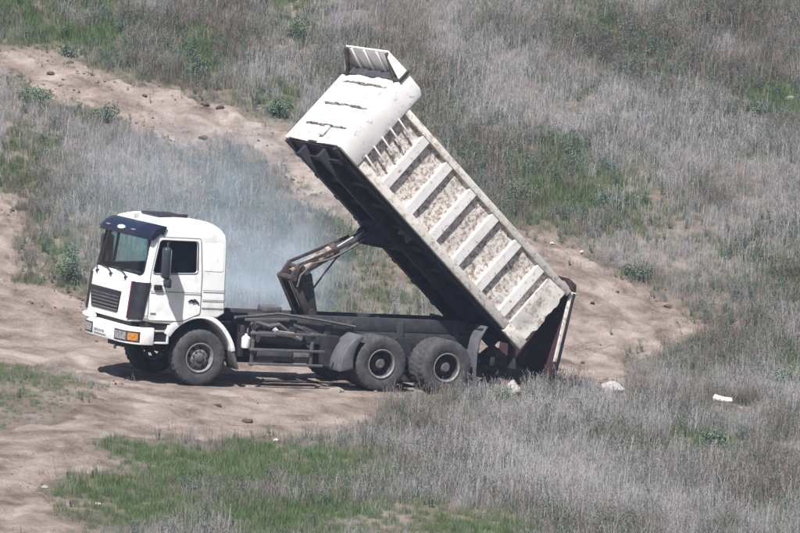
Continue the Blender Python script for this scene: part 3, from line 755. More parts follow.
MB().tube([(6.02, -.62, 1.24), (6.02, .62, 1.24)], .06, 10).build('body_hinge_shaft', 'rust', T)

# --- hoist: strut, rocker plate, cylinder and rod
for s_ in (-1, 1):
    MB().bar((2.64, s_*.24, 1.30), (2.24, s_*.24, 2.02), .09, .15, (1, 0, 0)).build('hoist_strut', 'rust', T, bevel=.01)
    MB().prism([(2.40, 2.18), (2.56, 2.20), (2.69, 2.10), (2.86, 1.40), (2.66, 1.33)], s_*.13-.015, s_*.13+.015).build('hoist_rocker_plate', 'frame', T, bevel=.004)
    MB().bar((2.22, s_*.24, 1.96), (2.42, s_*.24, 2.27), .08, .17, (1, 0, 0)).build('hoist_elbow', 'rust', T, bevel=.02)
    MB().bar((2.36, s_*.27, 2.28), (3.62, s_*.27, 2.83), .04, .06).build('hoist_link', 'rust', T, bevel=.006)
cyl = MB().tube([(2.34, 0, 2.06), (2.46, 0, 2.13), (3.16, 0, 2.56)], .125, 16).build('hoist_cylinder', 'cyl', T)
MB().tube([(3.12, 0, 2.535), (3.22, 0, 2.597)], .15, 16).build('cylinder_collar', 'rust', cyl)
MB().tube([(3.18, 0, 2.57), (3.80, 0, 2.95)], .06, 12).build('cylinder_rod', 'chrome', cyl)
MB().tube([(2.24, -.34, 2.02), (2.24, .34, 2.02)], .06, 10).build('hoist_pin', 'rust', T)
MB().tube([(2.70, -.30, 1.36), (2.70, .30, 1.36)], .08, 10).build('hoist_pin', 'rust', T)
MB().tube([(2.40, -.34, 2.22), (2.40, .34, 2.22)], .05, 10).build('hoist_pin', 'rust', T)
MB().tube([(2.32, -.32, 1.86), (2.36, -.33, 2.08), (2.60, -.34, 2.32), (2.95, -.34, 2.42), (3.30, -.33, 2.60), (3.66, -.30, 2.82)], .024, 6).build('hydraulic_hose', 'dusty', T)
MB().tube([(2.74, -.16, 1.84), (2.92, -.16, 2.10), (3.15, -.18, 2.42), (3.45, -.2, 2.72), (3.74, -.2, 2.90)], .018, 6).build('hydraulic_hose', 'black', T)
MB().tube([(2.27, -.31, 1.98), (2.31, -.33, 2.2), (2.44, -.33, 2.33), (2.72, -.33, 2.40)], .02, 6).build('hydraulic_hose', 'black', T)

# --- raised dump body: its own frame, x along the floor to the rear, z up the side
BANG = math.atan2(3.665, 4.19)
L_ = 5.58
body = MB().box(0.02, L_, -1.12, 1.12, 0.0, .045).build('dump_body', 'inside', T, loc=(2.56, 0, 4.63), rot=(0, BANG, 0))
B = body
def rough_plate(x0, x1, z0, z1, y, th, amp, seed, nx=26, nz=12, edge=None):
    """a dented plate standing along x, facing -y/+y"""
    vs = []; fs = []
    for t in (0, 1):
        for j in range(nz+1):
            for i in range(nx+1):
                a = x0+(x1-x0)*i/nx; b = z0+(z1-z0)*j/nz
                d = amp*float(fbm(np.array([a*2.2+seed]), np.array([b*2.2]), seed, 3)[0])
                if edge: a += edge(i/nx, j/nz)
                vs.append((a, y+(th if t else 0)+d, b))
    R_ = nx+1; K_ = R_*(nz+1)
    for j in range(nz):
        for i in range(nx):
            a = j*R_+i; fs += [(a, a+1, a+1+R_, a+R_), (a+K_, a+R_+K_, a+1+R_+K_, a+1+K_)]
    for i in range(nx): fs += [(i, i+K_, i+1+K_, i+1), (nz*R_+i, nz*R_+i+1, nz*R_+i+1+K_, nz*R_+i+K_)]
    for j in range(nz): fs += [(j*R_, (j+1)*R_, (j+1)*R_+K_, j*R_+K_), (j*R_+nx, j*R_+nx+K_, (j+1)*R_+nx+K_, (j+1)*R_+nx)]
    return MB().add(vs, fs)
def hat(x0, x1, z0, z1, s_, y0, y1, slope=.022):
    """pressed rib with sloping flanks"""
    mb = MB()
    pr = [(x0, y0), (x0+slope, y1), (x1-slope, y1), (x1, y0)]
    vs = [(x, s_*y, z0) for x, y in pr]+[(x, s_*y, z1) for x, y in pr]
    return mb.add(vs, [(0, 1, 2, 3), (4, 5, 6, 7), (0, 1, 5, 4), (1, 2, 6, 5), (2, 3, 7, 6), (3, 0, 4, 7)])
RIBS = [1.12, 1.83, 2.56, 3.27, 3.99, 4.71]
for s_ in (-1, 1):
    edges = [.56]+[r+.14 for r in RIBS]+[5.15]
    for k in range(len(edges)-1):
        rough_plate(edges[k], edges[k+1], .10, 1.36, s_*1.143, -s_*.02, .035, 3+k+10*(s_ > 0), nx=12, nz=14).build('side_panel', 'body_infill', B)
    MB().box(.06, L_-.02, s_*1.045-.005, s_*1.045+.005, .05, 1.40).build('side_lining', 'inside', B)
    for r in RIBS:
        j1, j2 = random.uniform(-.012, .012), random.uniform(-.012, .012)
        mb = hat(r-.01+j1, r+.23+j1, .07, 1.37, s_, 1.10, 1.205)
        mb.v = [(x+(j2 if z > 1 else 0), y, z) for x, y, z in mb.v]
        mb.build('side_rib', 'body_rib', B, bevel=.008, smooth=False)
    hat(.50, L_-.42, -.02, .16, s_, 1.06, 1.216, .0).build('bottom_rail', 'body_rail', B, bevel=.015)
    hat(.50, L_+.02, 1.36, 1.50, s_, 1.05, 1.225, .0).build('top_rail', 'body_rail', B, bevel=.018)
    # battered rear end panel with a torn, uneven rear edge
    ed = lambda a, b: (a**3)*(.05*sin(b*4.0)+.022*sin(b*17+1)+.014*sin(b*41)+.05*b) if a > .3 else 0
    rough_plate(5.06, 5.52, .0, 1.38, s_*1.20, -s_*.10, .05, 40, nx=10, nz=18, edge=ed).build('rear_side_post', 'body_rail', B)
    hat(5.05, 5.62, -.06, .16, s_, 1.02, 1.23, .02).build('rear_corner_block', 'body_rail', B, bevel=.02)
    # tall front wing
    MB().prism([(-.01, -.02), (.53, -.02), (.53, 1.86), (.40, 1.93), (.02, 1.95), (-.01, 1.88)], s_*1.235, s_*1.09).build('front_wing', 'body_white', B, bevel=.02)
    # floor beams
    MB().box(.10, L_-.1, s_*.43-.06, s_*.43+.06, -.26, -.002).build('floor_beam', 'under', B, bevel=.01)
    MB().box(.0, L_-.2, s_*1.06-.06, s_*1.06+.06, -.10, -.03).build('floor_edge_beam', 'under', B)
    # tailgate hinge
    MB().prism([(5.12, 1.48), (5.42, 1.66), (5.62, 1.68), (5.72, 1.58), (5.70, 1.46), (5.60, 1.44), (5.56, 1.56), (5.40, 1.57), (5.25, 1.48)], s_*1.12-.03, s_*1.12+.03).build('tailgate_hinge', 'rust', B, bevel=.008)
for k in range(5):
    z = .22+.24*k
    MB().bar((.50, -1.235, z+.02), (.88, -1.235, z-.03), .035, .035).build('ladder_rung', 'body_white', B, bevel=.006)
    MB().bar((.84, -1.17, z-.03), (.86, -1.235, z-.03), .03, .03).build('ladder_bracket', 'body_white', B)
for k in range(9):
    x = .35+.6*k
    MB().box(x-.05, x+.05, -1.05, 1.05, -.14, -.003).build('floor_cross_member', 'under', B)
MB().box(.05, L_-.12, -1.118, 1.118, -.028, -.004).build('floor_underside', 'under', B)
fw_ = rough_plate(-1.12, 1.12, .0, 1.88, 0, .05, .045, 77, 28, 22)
fw_.v = [(y, x, z) for x, y, z in fw_.v]
fw_.build('front_wall', 'body_front', B)
for z in (.42, .96, 1.52):
    mb = MB(); n = 14; vs = []
    for i in range(n+1):
        y = -.92+1.84*i/n; h = .034*min(1, i/2, (n-i)/2)+.006
        for dx, dz in ((.0, -.020), (-h*1.2, -.008), (-h*1.2, .010), (.0, .022)): vs.append((dx-.002, y, z+dz))
    fs = [(i*4+j, i*4+j+1, i*4+5+j, i*4+4+j) for i in range(n) for j in range(3)]+[(0, 1, 2, 3), (n*4, n*4+1, n*4+2, n*4+3)]
    MB().add(vs, fs).build('front_wall_rib', 'body_seam', B)
MB().box(-.05, -.01, -.22, -.02, .16, .40).build('front_wall_plate', 'light_metal', B, bevel=.01)
# cab guard lip above the front wall
lip = [(.40, 1.18, 1.93), (.0, 1.18, 1.97), (-.46, .90, 2.05), (-.46, -.90, 2.05), (.0, -1.18, 1.97), (.40, -1.18, 1.93)]
mb = MB(); k = len(lip); mb.add(lip+[(x, y, z-.035) for x, y, z in lip], [(0, 1, 4, 5), (1, 2, 3, 4), (6, 11, 10, 7), (7, 10, 9, 8)]+[(i, i+6, (i+1) % 6+6, (i+1) % 6) for i in range(6)])
mb.build('cab_guard', 'body_white', B, bevel=.006)
for y in (-.42, .12, .66):
    MB().bar((-.44, y, 2.0), (-.01, y, 1.90), .055, .05).build('cab_guard_bar', 'body_white', B, bevel=.008)
MB().bar((-.02, -1.0, 1.80), (-.02, 1.0, 1.80), .02, .16, (0, 0, 1)).build('cab_guard_skirt', 'frame', B)
for s_ in (-1, 1):
    vs = [(-.47, .90, 2.045), (.02, 1.20, 1.97), (.02, 1.20, 1.72), (-.42, .92, 1.95)]
    vs = [(x, s_*y, z) for x, y, z in vs]; vs += [(x+.02, y-s_*.03, z) for x, y, z in vs]
    MB().add(vs, [(0, 1, 2, 3), (7, 6, 5, 4)]+[(i, i+4, (i+1) % 4+4, (i+1) % 4) for i in range(4)]).build('cab_guard_cheek', 'body_white', B)
    MB().bar((-.45, s_*.88, 2.0), (-.01, s_*1.0, 1.72), .08, .06).build('cab_guard_gusset', 'rust', B, bevel=.006)
    MB().bar((-.03, s_*1.0, 1.715), (.0, s_*1.22, 1.715), .07, .07).build('cab_guard_gusset', 'rust', B, bevel=.006)
    MB().bar((-.005, s_*1.222, 1.70), (-.005, s_*1.222, 1.97), .05, .07).build('cab_guard_gusset', 'rust', B, bevel=.006)
# hoist bracket under the floor
for y in (-.22, .22):
    MB().prism([(2.02, -.05), (2.75, -.05), (2.55, -.40), (2.22, -.62), (2.05, -.60), (2.0, -.45)], y-.02, y+.02).build('hoist_bracket', 'under', B)
MB().box(2.0, 2.7, -.5, .5, -.30, -.145).build('hoist_bracket', 'under', B, bevel=.02)
MB().prism([(2.15, -.05), (2.50, -.05), (2.46, -.24), (2.3, -.16), (2.2, -.25)], -.95, -.91).build('body_rest_bracket', 'dusty', B, bevel=.006)
# tailgate hanging open from its top hinge
ga, gb = Vector((5.63, 0, 1.50)), Vector((6.53, 0, .02))
gd_ = (gb-ga).normalized(); gl = (gb-ga).length
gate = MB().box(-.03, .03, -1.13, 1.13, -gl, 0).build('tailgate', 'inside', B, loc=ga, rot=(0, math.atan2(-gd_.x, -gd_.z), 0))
gate_m = gate
for o_args in ((-1.18, -1.10, -gl-.02, .02), (1.10, 1.18, -gl-.02, .02)):
    pass
for y in (-1.14, -.55, 0, .55, 1.14):
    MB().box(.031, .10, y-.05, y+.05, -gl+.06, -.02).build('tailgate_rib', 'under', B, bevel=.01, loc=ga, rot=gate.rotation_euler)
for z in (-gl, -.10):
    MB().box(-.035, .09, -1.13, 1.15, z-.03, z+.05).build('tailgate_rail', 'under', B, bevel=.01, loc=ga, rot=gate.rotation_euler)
for s_ in (-1,): MB().box(-.03, .11, -1.18, -1.135, -gl+.34, 0).build('tailgate_edge', 'body_rail', B, bevel=.01, loc=ga, rot=gate.rotation_euler)
# rubber flap hanging off the floor lip
MB().prism([(5.50, -.02), (5.58, -.05), (5.88, -.33), (5.84, -.37)], -1.05, -.80).build('rubber_flap', 'frame', B)

# ---------------------------------------------------------------- scattered stones, slab, branch
def stone_mesh(name, w, seed, flat_=.65, mat='stone', jag=.35):
    bm = bmesh.new(); bmesh.ops.create_icosphere(bm, subdivisions=3, radius=.5)
    r = random.Random(seed); planes = [(Vector((r.uniform(-1, 1), r.uniform(-1, 1), r.uniform(-.6, 1))).normalized(), r.uniform(.30, .44)) for _ in range(9)]
    sx, sy, sz = w*r.uniform(.95, 1.1), w*r.uniform(.7, 1.0), w*flat_*r.uniform(.85, 1.1)
    for v in bm.verts:
        for n_, d in planes:
            k = v.co.dot(n_)
            if k > d: v.co -= n_*(k-d)*.9
        q = v.co*5
        v.co *= 1+jag*.35*float(fbm(np.array([q.x+seed]), np.array([q.y+q.z*1.7]), seed, 3)[0])
        v.co = Vector((v.co.x*sx, v.co.y*sy, v.co.z*sz))
    me = bpy.data.meshes.new(name); bm.to_mesh(me); bm.free()
    for p in me.polygons: p.use_smooth = True
    me.set_sharp_from_angle(angle=radians(32))
    return me
STONES = [(4.18, 3.56, 0.5660377358490566), (3.9, 3.83, 0.16981132075471697), (2.2, 1.8, 0.3), (5.8, 1.02, 0.16981132075471697), (6.58, 1.89, 0.18867924528301888), (-4.4, 18.78, 0.3018867924528302), (-4.05, 18.64, 0.2641509433962264), (-5.77, 18.84, 0.20754716981132076), (-7.91, 19.41, 0.22641509433962265), (-3.53, 16.19, 0.1509433962264151), (-4.36, 16.55, 0.2641509433962264), (4.02, 10.19, 0.1509433962264151), (4.59, 11.31, 0.1509433962264151), (3.7, 6.6, 0.1320754716981132), (5.65, 11.11, 0.2641509433962264), (-2.75, -4.15, 0.3018867924528302), (-3.33, -3.11, 0.18867924528301888), (3.28, 13.63, 0.11320754716981132), (3.91, 13.27, 0.11320754716981132), (5.28, 17.19, 0.09433962264150944), (1.96, 28.76, 0.1320754716981132), (-2.14, 23.67, 0.16981132075471697), (-5.88, -11.94, 0.1320754716981132), (-4.94, -13.0, 0.11320754716981132), (-2.2, -5.79, 0.1509433962264151), (-1.24, -4.97, 0.11320754716981132), (2.75, 1.6, 0.12), (9.26, 24.77, 0.3018867924528302), (-2.08, 9.84, 0.09433962264150944)]
SL = [('stone','stone','large pale rounded boulder on the dirt right of the truck tail',.62),
('stone','stone','small pale stone touching the left foot of the large boulder',.7),
('stone','stone','upright whitish stone under the dump body behind the rear wheel',1.2),
('stone','stone','small flat grey stone just left of the white slab in the grass',.4),
('stone','stone','flat grey stone just right of the white slab in the grass',.35),
('stone','clod','wide dark clod, left of the close pair on the upper track',.5),
('stone','clod','dark clod, right of the close pair on the upper track',.6),
('stone','clod','dark clod at the upper edge of the track above the cab',.5),
('stone','clod','dark clod on the upper track near the left picture edge',.6),
('stone','clod','small dark clod on the upper track left of the raised body',.8),
('stone','clod','flat clod low on the upper track straight above the cab roof',.4),
('stone','clod','small dark clod on the bare dirt right of the tailgate hinge',.6),
('stone','clod','dark clod highest on the bare dirt loop right of the tailgate',.6),
('stone','clod','small clod on the dirt just right of the tailgate bottom',.7),
('stone','clod','brown clod at the right rim of the bare dirt loop',.35),
('stone','clod','reddish brown clod on the track in front of the truck',.35),
('stone','clod','small brown clod on the track below the front wheel',.4),
('stone','bright','tiny white scrap at the grass edge above the raised body rail',.6),
('stone','bright','tiny white scrap at the track edge right of the raised body rail',.6),
('stone','bright','tiny white scrap among green weeds in the right hillside grass',.7),
('stone','stone','pale stone near the top edge of the picture',.7),
('stone','stone','pale stone in the grass left of the raised cab guard',.7),
('stone','stone','pale stone on the left bank beside the lower track',.5),
('stone','bright','whitish stone in the green grass above the bottom left corner',.5),
('stone','bright','flat whitish stone at the lower rim of the track',.4),
('stone','stone','small pale stone where track and dry grass meet below the side guard',.6),
('stone','stone','small pale stone in dry grass right below the tailgate',.6),
('stone','stone','pale rock in the grass at the far right of the hillside',.5),
('stone','stone','tiny pale stone in the grass behind the chassis',.6)]
for i, ((x, y, w), (nm, mt, lab, fl)) in enumerate(zip(STONES, SL)):
    if mt == 'clod': w *= .8
    o = link(nm if mt != 'clod' else 'dirt_clod', stone_mesh(nm, w, i+3, fl, mt), mt, None, (x, y, gz(x, y)+w*fl*(.22 if i != 2 else .4)), (0, 0, random.uniform(0, 6)))
    if i in (0, 2): o.rotation_euler = (0, 0, .3)
    tag(o, lab, 'stone' if mt != 'clod' else 'dirt clod', 'stones lying about the slope' if mt != 'clod' else 'dirt clods on the track')
SLAB_AT = (6.26, 2.27); x, y = SLAB_AT
sb = MB().prism_z([(-.20, -.07), (.06, -.10), (.19, -.05), (.16, .07), (-.02, .05), (-.18, .09)], -.024, .024).build('concrete_slab', 'bright', None, bevel=.004, loc=(x, y, gz(x, y)+.14), rot=(.35, .18, -.15))
tag(sb, 'small bright white slab lying tilted in the grass at right', 'slab')
x, y = (3.56, 7.26)
mb = MB(); r = random.Random(5)
for k in range(18):
    a = r.uniform(0, 6.28); p = Vector((r.uniform(-.5, .5), r.uniform(-.4, .4), .02)); pts = [p]
    for j in range(4):
        a += r.uniform(-.6, .6); p = p+Vector((cos(a)*.12, sin(a)*.12, r.uniform(-.01, .06))); pts.append(p)
    mb.tube(pts, .005, 4, .002)
br = mb.build('dry_branch', 'stem', None, loc=(x, y, gz(x, y)+.01)); tag(br, 'tangle of dry twigs on the dirt beside the hanging tailgate', 'twigs')

# heap of dumped earth under the tail
hx, hy = np.meshgrid(np.linspace(-1.5, 1.5, 50), np.linspace(-1.5, 1.5, 50))
rr = np.sqrt((hx/1.32)**2+(hy/1.32)**2)
hz = .74*np.clip(1-rr, 0, 1)**.9*(1+.5*fbm(hx*2, hy*2, 91, 4))+.10*fbm(hx*5, hy*5, 93, 3)*np.clip(1.2-rr, 0, 1)-.06
cu, cv = 6.92, .10
Xw = TX0+(cu+hx)*cos(YAW)-(cv+hy)*sin(YAW); Yw = (cu+hx)*sin(YAW)+(cv+hy)*cos(YAW)
ox, oy = TX0+cu*cos(YAW)-cv*sin(YAW), cu*sin(YAW)+cv*cos(YAW)
Zw = height(Xw, Yw)+hz; oz = float(Zw.min())
me = grid_mesh('earth_heap', np.arange(50.), np.arange(50.), Zw)
co = np.stack([Xw-ox, Yw-oy, Zw-oz], -1).reshape(-1, 3); me.vertices.foreach_set('co', co.ravel()); me.update()
heap = link('earth_heap', me, 'clod', None, (ox, oy, oz)); tag(heap, 'dark heap of dumped earth under the tail of the raised body', 'earth heap')

# ---------------------------------------------------------------- shrubs
def shrub(x, y, r_, h, seed, mat, label):
    g = random.Random(seed); root = empty('shrub', (x, y, gz(x, y)-.02)); tag(root, label, 'shrub', 'shrubs on the slope')
    st = MB(); tips = []
    ns = g.randint(10, 18); r_ *= g.uniform(1.0, 1.5); h *= g.uniform(.8, 1.1)
    for k in range(ns):
        a = g.uniform(0, 6.28); sp = g.uniform(.1, 1.0)*r_; hh = h*g.uniform(.55, 1.05)*(1-.35*(sp/r_))
        pts = [Vector((0, 0, 0))+Vector((cos(a), sin(a), 0))*sp*.2]
        for j in range(1, 6):
            t = j/5; pts.append(Vector((cos(a)*sp*(.2+.8*t**1.4)+g.uniform(-.03, .03), sin(a)*sp*(.2+.8*t**1.4)+g.uniform(-.03, .03), hh*t)))
        st.tube(pts, .010, 5, .003); tips.append(pts)
    st.build('stem', 'stem', root)
    fo = MB()
    for pts in tips:
        for k in range(120):
            t = g.uniform(.12, 1.0)*5; i = min(4, int(t)); p = pts[i].lerp(pts[i+1], t-i)
            p = p+Vector((g.gauss(0, .055), g.gauss(0, .055), g.gauss(0, .05)))
            if p.z < .02: p.z = .03
            d = Vector((g.gauss(0, 1), g.gauss(0, 1), g.uniform(-.1, 1.2))).normalized(); s2 = d.cross(Vector((g.gauss(0, 1), g.gauss(0, 1), g.gauss(0, 1)))).normalized()
            l = g.uniform(.022, .055); w = l*g.uniform(.22, .40)
            fo.add([p, p+d*l*.5+s2*w, p+d*l, p+d*l*.5-s2*w], [(0, 1, 2, 3)])
    fo.build('foliage', mat, root, smooth=False)
SHRUBS = [(-4.67, 20.58, 0.2830188679245283, 0.5660377358490566), (-2.46, 24.54, 0.32075471698113206, 0.6415094339622641), (-6.51, 16.65, 0.33962264150943394, 0.5660377358490566), (-8.13, 17.11, 0.37735849056603776, 0.49056603773584906), (-7.66, 20.89, 0.22641509433962265, 0.2641509433962264), (-2.7, 18.52, 0.2830188679245283, 0.6037735849056604), (-6.62, 6.6, 0.37735849056603776, 0.8301886792452831), (2.54, 15.52, 0.37735849056603776, 0.5660377358490566), (4.56, 16.47, 0.33962264150943394, 0.33962264150943394), (6.06, 24.92, 0.22641509433962265, 0.33962264150943394), (8.54, 23.31, 0.4528301886792453, 0.41509433962264153), (3.96, 28.39, 0.2641509433962264, 0.41509433962264153), (7.76, 5.4, 0.41509433962264153, 0.49056603773584906), (1.91, 0.77, 0.2641509433962264, 0.33962264150943394), (5.79, -1.81, 0.2641509433962264, 0.37735849056603776), (5.04, 12.44, 0.37735849056603776, 0.4528301886792453), (7.42, 29.95, 0.18867924528301888, 0.3018867924528302), (7.96, 23.89, 0.22641509433962265, 0.2641509433962264)]
SH = [('leaf_a','dark green shrub on the slope straight above the cab'),('leaf_b','tall green shrub near the top edge left of the cab guard'),('leaf_a','round dark shrub below the upper track, upper left'),('leaf_b','low wide green shrub below the upper track at the left edge'),('leaf_a','small dark shrub just above the upper track'),('leaf_a','dark green shrub above the track beside the raised front wall'),('leaf_b','tall leafy green shrub directly left of the cab windscreen'),('leaf_a','dark shrub on the slope right of the body middle, left of its pair'),('leaf_a','wide low green shrub in the middle of the right slope'),('leaf_b','small bright green shrub high on the right slope'),('leaf_a','broad dark shrub near the upper right edge'),('leaf_a','dark shrub at the top edge right of the centre'),('leaf_b','green shrub at the right edge above the white slab'),('leaf_b','small green weed bush at the foot of the rear wheels'),('leaf_a','small dark shrub in the lower right dry grass'),('leaf_a','dark shrub on the upper rim of the bare dirt loop'),('leaf_c','small brown shrub at the top edge in the right half'),('leaf_b','small green shrub just left of the broad dark one, upper right')]
for i, ((x, y, r_, h), (mt, lab)) in enumerate(zip(SHRUBS, SH)): shrub(x, y, r_, h, 100+i, mt, lab)

# ---------------------------------------------------------------- grass: points carrying tufts
def tuft(name, seed, nb, h0, h1, w, spread, bend, mat, head=0):
    g = random.Random(seed); mb = MB()
    for k in range(nb):
        a = g.uniform(0, 6.28); b = g.uniform(0, 6.28); rr = spread*sqrt(g.random()); p = Vector((cos(a)*rr, sin(a)*rr, -.02))
        h = g.uniform(h0, h1); bd = bend*h*g.uniform(.15, 1.0); out = Vector((cos(b), sin(b), 0)); s2 = Vector((-sin(b+g.uniform(-.8, .8)), cos(b), 0)).normalized()
        w_ = w*g.uniform(.6, 1.2)
        q1 = p+Vector((0, 0, h*.5))+out*bd*.3; q2 = p+Vector((0, 0, h*(1-.12*bend)))+out*bd
        mb.add([p-s2*w_/2, p+s2*w_/2, q1+s2*w_*.42, q1-s2*w_*.42, q2], [(0, 1, 2, 3), (3, 2, 4)])
        if head and g.random() < head:
            for j in range(4):
                e = q2+Vector((g.uniform(-.012, .012), g.uniform(-.012, .012), -.025*j)); d = Vector((g.uniform(-1, 1), g.uniform(-1, 1), .8)).normalized()*.035
                mb.add([e-s2*.006, e+s2*.006, e+d], [(0, 1, 2)])
    me = mb.mesh(name, smooth=False); me.materials.append(M[mat]); return bpy.data.objects.new(name, me)
def weed(name, seed, ns, h0, h1, mat):
    g = random.Random(seed); mb = MB()
    for k in range(ns):
        a = g.uniform(0, 6.28); h = g.uniform(h0, h1); lean = g.uniform(.05, .35)*h
        top = Vector((cos(a)*lean, sin(a)*lean, h)); base = Vector((cos(a)*.03, sin(a)*.03, -.02))
        mb.tube([base, base.lerp(top, .5)+Vector((g.uniform(-.02, .02), g.uniform(-.02, .02), 0)), top], .004, 3, .002, cap=False)
        for j in range(26):
            p = base.lerp(top, g.uniform(.1, 1.02)); d = Vector((g.gauss(0, 1), g.gauss(0, 1), g.uniform(0, 1.2))).normalized(); s2 = d.cross(Vector((g.gauss(0, 1), g.gauss(0, 1), g.gauss(0, 1)))).normalized()
            l = g.uniform(.018, .042); mb.add([p, p+d*l*.5+s2*l*.22, p+d*l, p+d*l*.5-s2*l*.22], [(0, 1, 2, 3)])
    me = mb.mesh(name, smooth=False); me.materials.append(M[mat]); return bpy.data.objects.new(name, me)
def scatter(name, label, cat, protos, pts, tint, scale):
    me = bpy.data.meshes.new(name); n = len(pts)
    me.vertices.add(n); me.vertices.foreach_set('co', pts.astype(np.float32).ravel())
    for nm, arr, ty in (('tint', tint, 'FLOAT'), ('size', scale, 'FLOAT'), ('turn', rng.uniform(0, 6.283, n), 'FLOAT'), ('kind_index', rng.integers(0, len(protos), n), 'INT')):
        a = me.attributes.new(nm, ty, 'POINT'); a.data.foreach_set('value', np.asarray(arr, np.int32 if ty == 'INT' else np.float32))
    o = bpy.data.objects.new(name, me); col.objects.link(o); tag(o, label, cat, kind='stuff')
    ng = bpy.data.node_groups.new(name, 'GeometryNodeTree')
    ng.interface.new_socket('Geometry', in_out='INPUT', socket_type='NodeSocketGeometry'); ng.interface.new_socket('Geometry', in_out='OUTPUT', socket_type='NodeSocketGeometry')
    gi = ng.nodes.new('NodeGroupInput'); go = ng.nodes.new('NodeGroupOutput')
    j = ng.nodes.new('GeometryNodeGeometryToInstance')
    for p in reversed(protos):
        oi = ng.nodes.new('GeometryNodeObjectInfo'); oi.inputs['Object'].default_value = p; ng.links.new(oi.outputs['Geometry'], j.inputs[0])
    ip = ng.nodes.new('GeometryNodeInstanceOnPoints'); ip.inputs['Pick Instance'].default_value = True
    def attr(nm, ty):
        a = ng.nodes.new('GeometryNodeInputNamedAttribute'); a.data_type = ty; a.inputs['Name'].default_value = nm; return a.outputs['Attribute']
    cx = ng.nodes.new('ShaderNodeCombineXYZ'); ng.links.new(attr('turn', 'FLOAT'), cx.inputs[2])
    ng.links.new(gi.outputs[0], ip.inputs['Points']); ng.links.new(j.outputs[0], ip.inputs['Instance'])
    ng.links.new(attr('kind_index', 'INT'), ip.inputs['Instance Index']); ng.links.new(cx.outputs[0], ip.inputs['Rotation']); ng.links.new(attr('size', 'FLOAT'), ip.inputs['Scale'])
    ng.links.new(ip.outputs[0], go.inputs[0])
    md = o.modifiers.new('scatter', 'NODES'); md.node_group = ng
    return o
def stalks(name, seed, nb):
    g = random.Random(seed); mb = MB()
    for k in range(nb):
        a = g.uniform(0, 6.28); h = g.uniform(.35, .72); ln_ = g.uniform(.05, .45)*h; p = Vector((g.gauss(0, .09), g.gauss(0, .09), -.02)); o_ = Vector((cos(a), sin(a), 0)); s2 = Vector((-sin(a), cos(a), 0))*.0035
        pts = [p+Vector((0, 0, h*t))+o_*ln_*t*t for t in (0, .4, .75, 1)]
        for i in range(3): mb.add([pts[i]-s2, pts[i]+s2, pts[i+1]+s2*.8, pts[i+1]-s2*.8], [(0, 1, 2, 3)])
        for j in range(9):
            e = pts[3].lerp(pts[2], g.uniform(0, .7)); d = Vector((g.gauss(0, 1), g.gauss(0, 1), g.uniform(.2, 1.2))).normalized()*g.uniform(.02, .05)
            mb.add([e-s2*1.6, e+s2*1.6, e+d], [(0, 1, 2)])
    me = mb.mesh(name, smooth=False); me.materials.append(M['dry']); return bpy.data.objects.new(name, me)
dry_p = [stalks('dry_stalks', 60+k, 9) for k in range(2)]+[tuft('dry_tuft', s_, 40, .14, .46, .0075, .17, .55, 'dry', .4) for s_ in range(4)]
grn_p = [tuft('green_tuft', 20+s_, 40, .10, .30, .008, .17, .55, 'grn') for s_ in range(3)]
weed_p = [weed('weed_tuft', 40+s_, 8, .12, .34, 'weed') for s_ in range(3)]
NC = 90000
px_ = rng.uniform(-13, 13, NC); py_ = rng.uniform(-20, 40, NC)
inview = np.abs(px_) < 8.6+.095*(py_+20)*.9
px_, py_ = px_[inview], py_[inview]
s_ = track_sd(px_, py_)
keep = (s_ < 0) | (rng.random(len(s_)) < .50*np.exp(-np.maximum(s_, 0)/.45)*(py_ > 6)+.12*np.exp(-np.maximum(s_, 0)/.2))
isl = poly_sd(px_, py_, ISLAND)
keep &= ~((isl > -.2) & (rng.random(len(s_)) > .9))
keep &= ~((s_ > -.7) & (s_ < 0) & (py_ < 6) & (isl < -.5) & (rng.random(len(s_)) > .35-.6*s_))
px_, py_, s_ = px_[keep], py_[keep], s_[keep]
green = np.maximum(patch(px_, py_, GREEN, 51), .75*smooth(-.2, .5, poly_sd(px_, py_, ISLAND))); pale = patch(px_, py_, PALE, 52); fresh = patch(px_, py_, FRESH, 53)
n1 = fbm(px_*.35, py_*.22, 61, 4); n2 = fbm(px_*1.1, py_*.8, 65, 3); n3 = rng.random(len(px_))
edge = np.clip(np.exp(-np.maximum(-s_, 0)/.8), 0, 1)
low = smooth(-.3, .3, poly_sd(px_, py_, ISLAND))
sel_g = n3 < np.clip(.29+.35*n1+.52*green+.58*fresh+.15*(n2 > .22)+.6*low, 0.03, .93)
n4 = rng.random(len(px_))
sel_w = ~sel_g & (n4 < np.clip(.19+.42*n1+.34*green-.5*fresh, .03, .6))
sel_d = ~sel_g & ~sel_w
zz = height(px_, py_)
pts = np.stack([px_, py_, zz], -1)
low = smooth(-.3, .3, poly_sd(px_, py_, ISLAND))
szn = np.clip(.85+.55*n1+.3*n2, .4, 1.5)*(1-.55*edge)*(1-.38*low)*(1-.25*fresh)
dry_cut = 1-.38*np.maximum(fresh, patch(px_, py_+1.0, FRESH, 53))
td = np.clip(.32-.30*pale+.78*n1+.35*n2+.30*patch(px_, py_, BROWN, 54)+.12*rng.standard_normal(len(px_)), 0, .85)
tg = np.clip(.18+.30*green+.40*fresh+.35*n2+.1*rng.standard_normal(len(px_)), 0, .85)
for cx_, cy_, cw_ in [(*STONES[0][:2], .40), (*STONES[2][:2], .22), (*SLAB_AT, .36), (*STONES[4][:2], .25)]:
    near_ = (np.abs(px_-cx_) < cw_) & (py_ < cy_+.35) & (py_ > cy_-2.6)
    szn = np.where(near_, np.minimum(szn, np.clip(.22+.16*(cy_-py_), .15, .7)), szn)
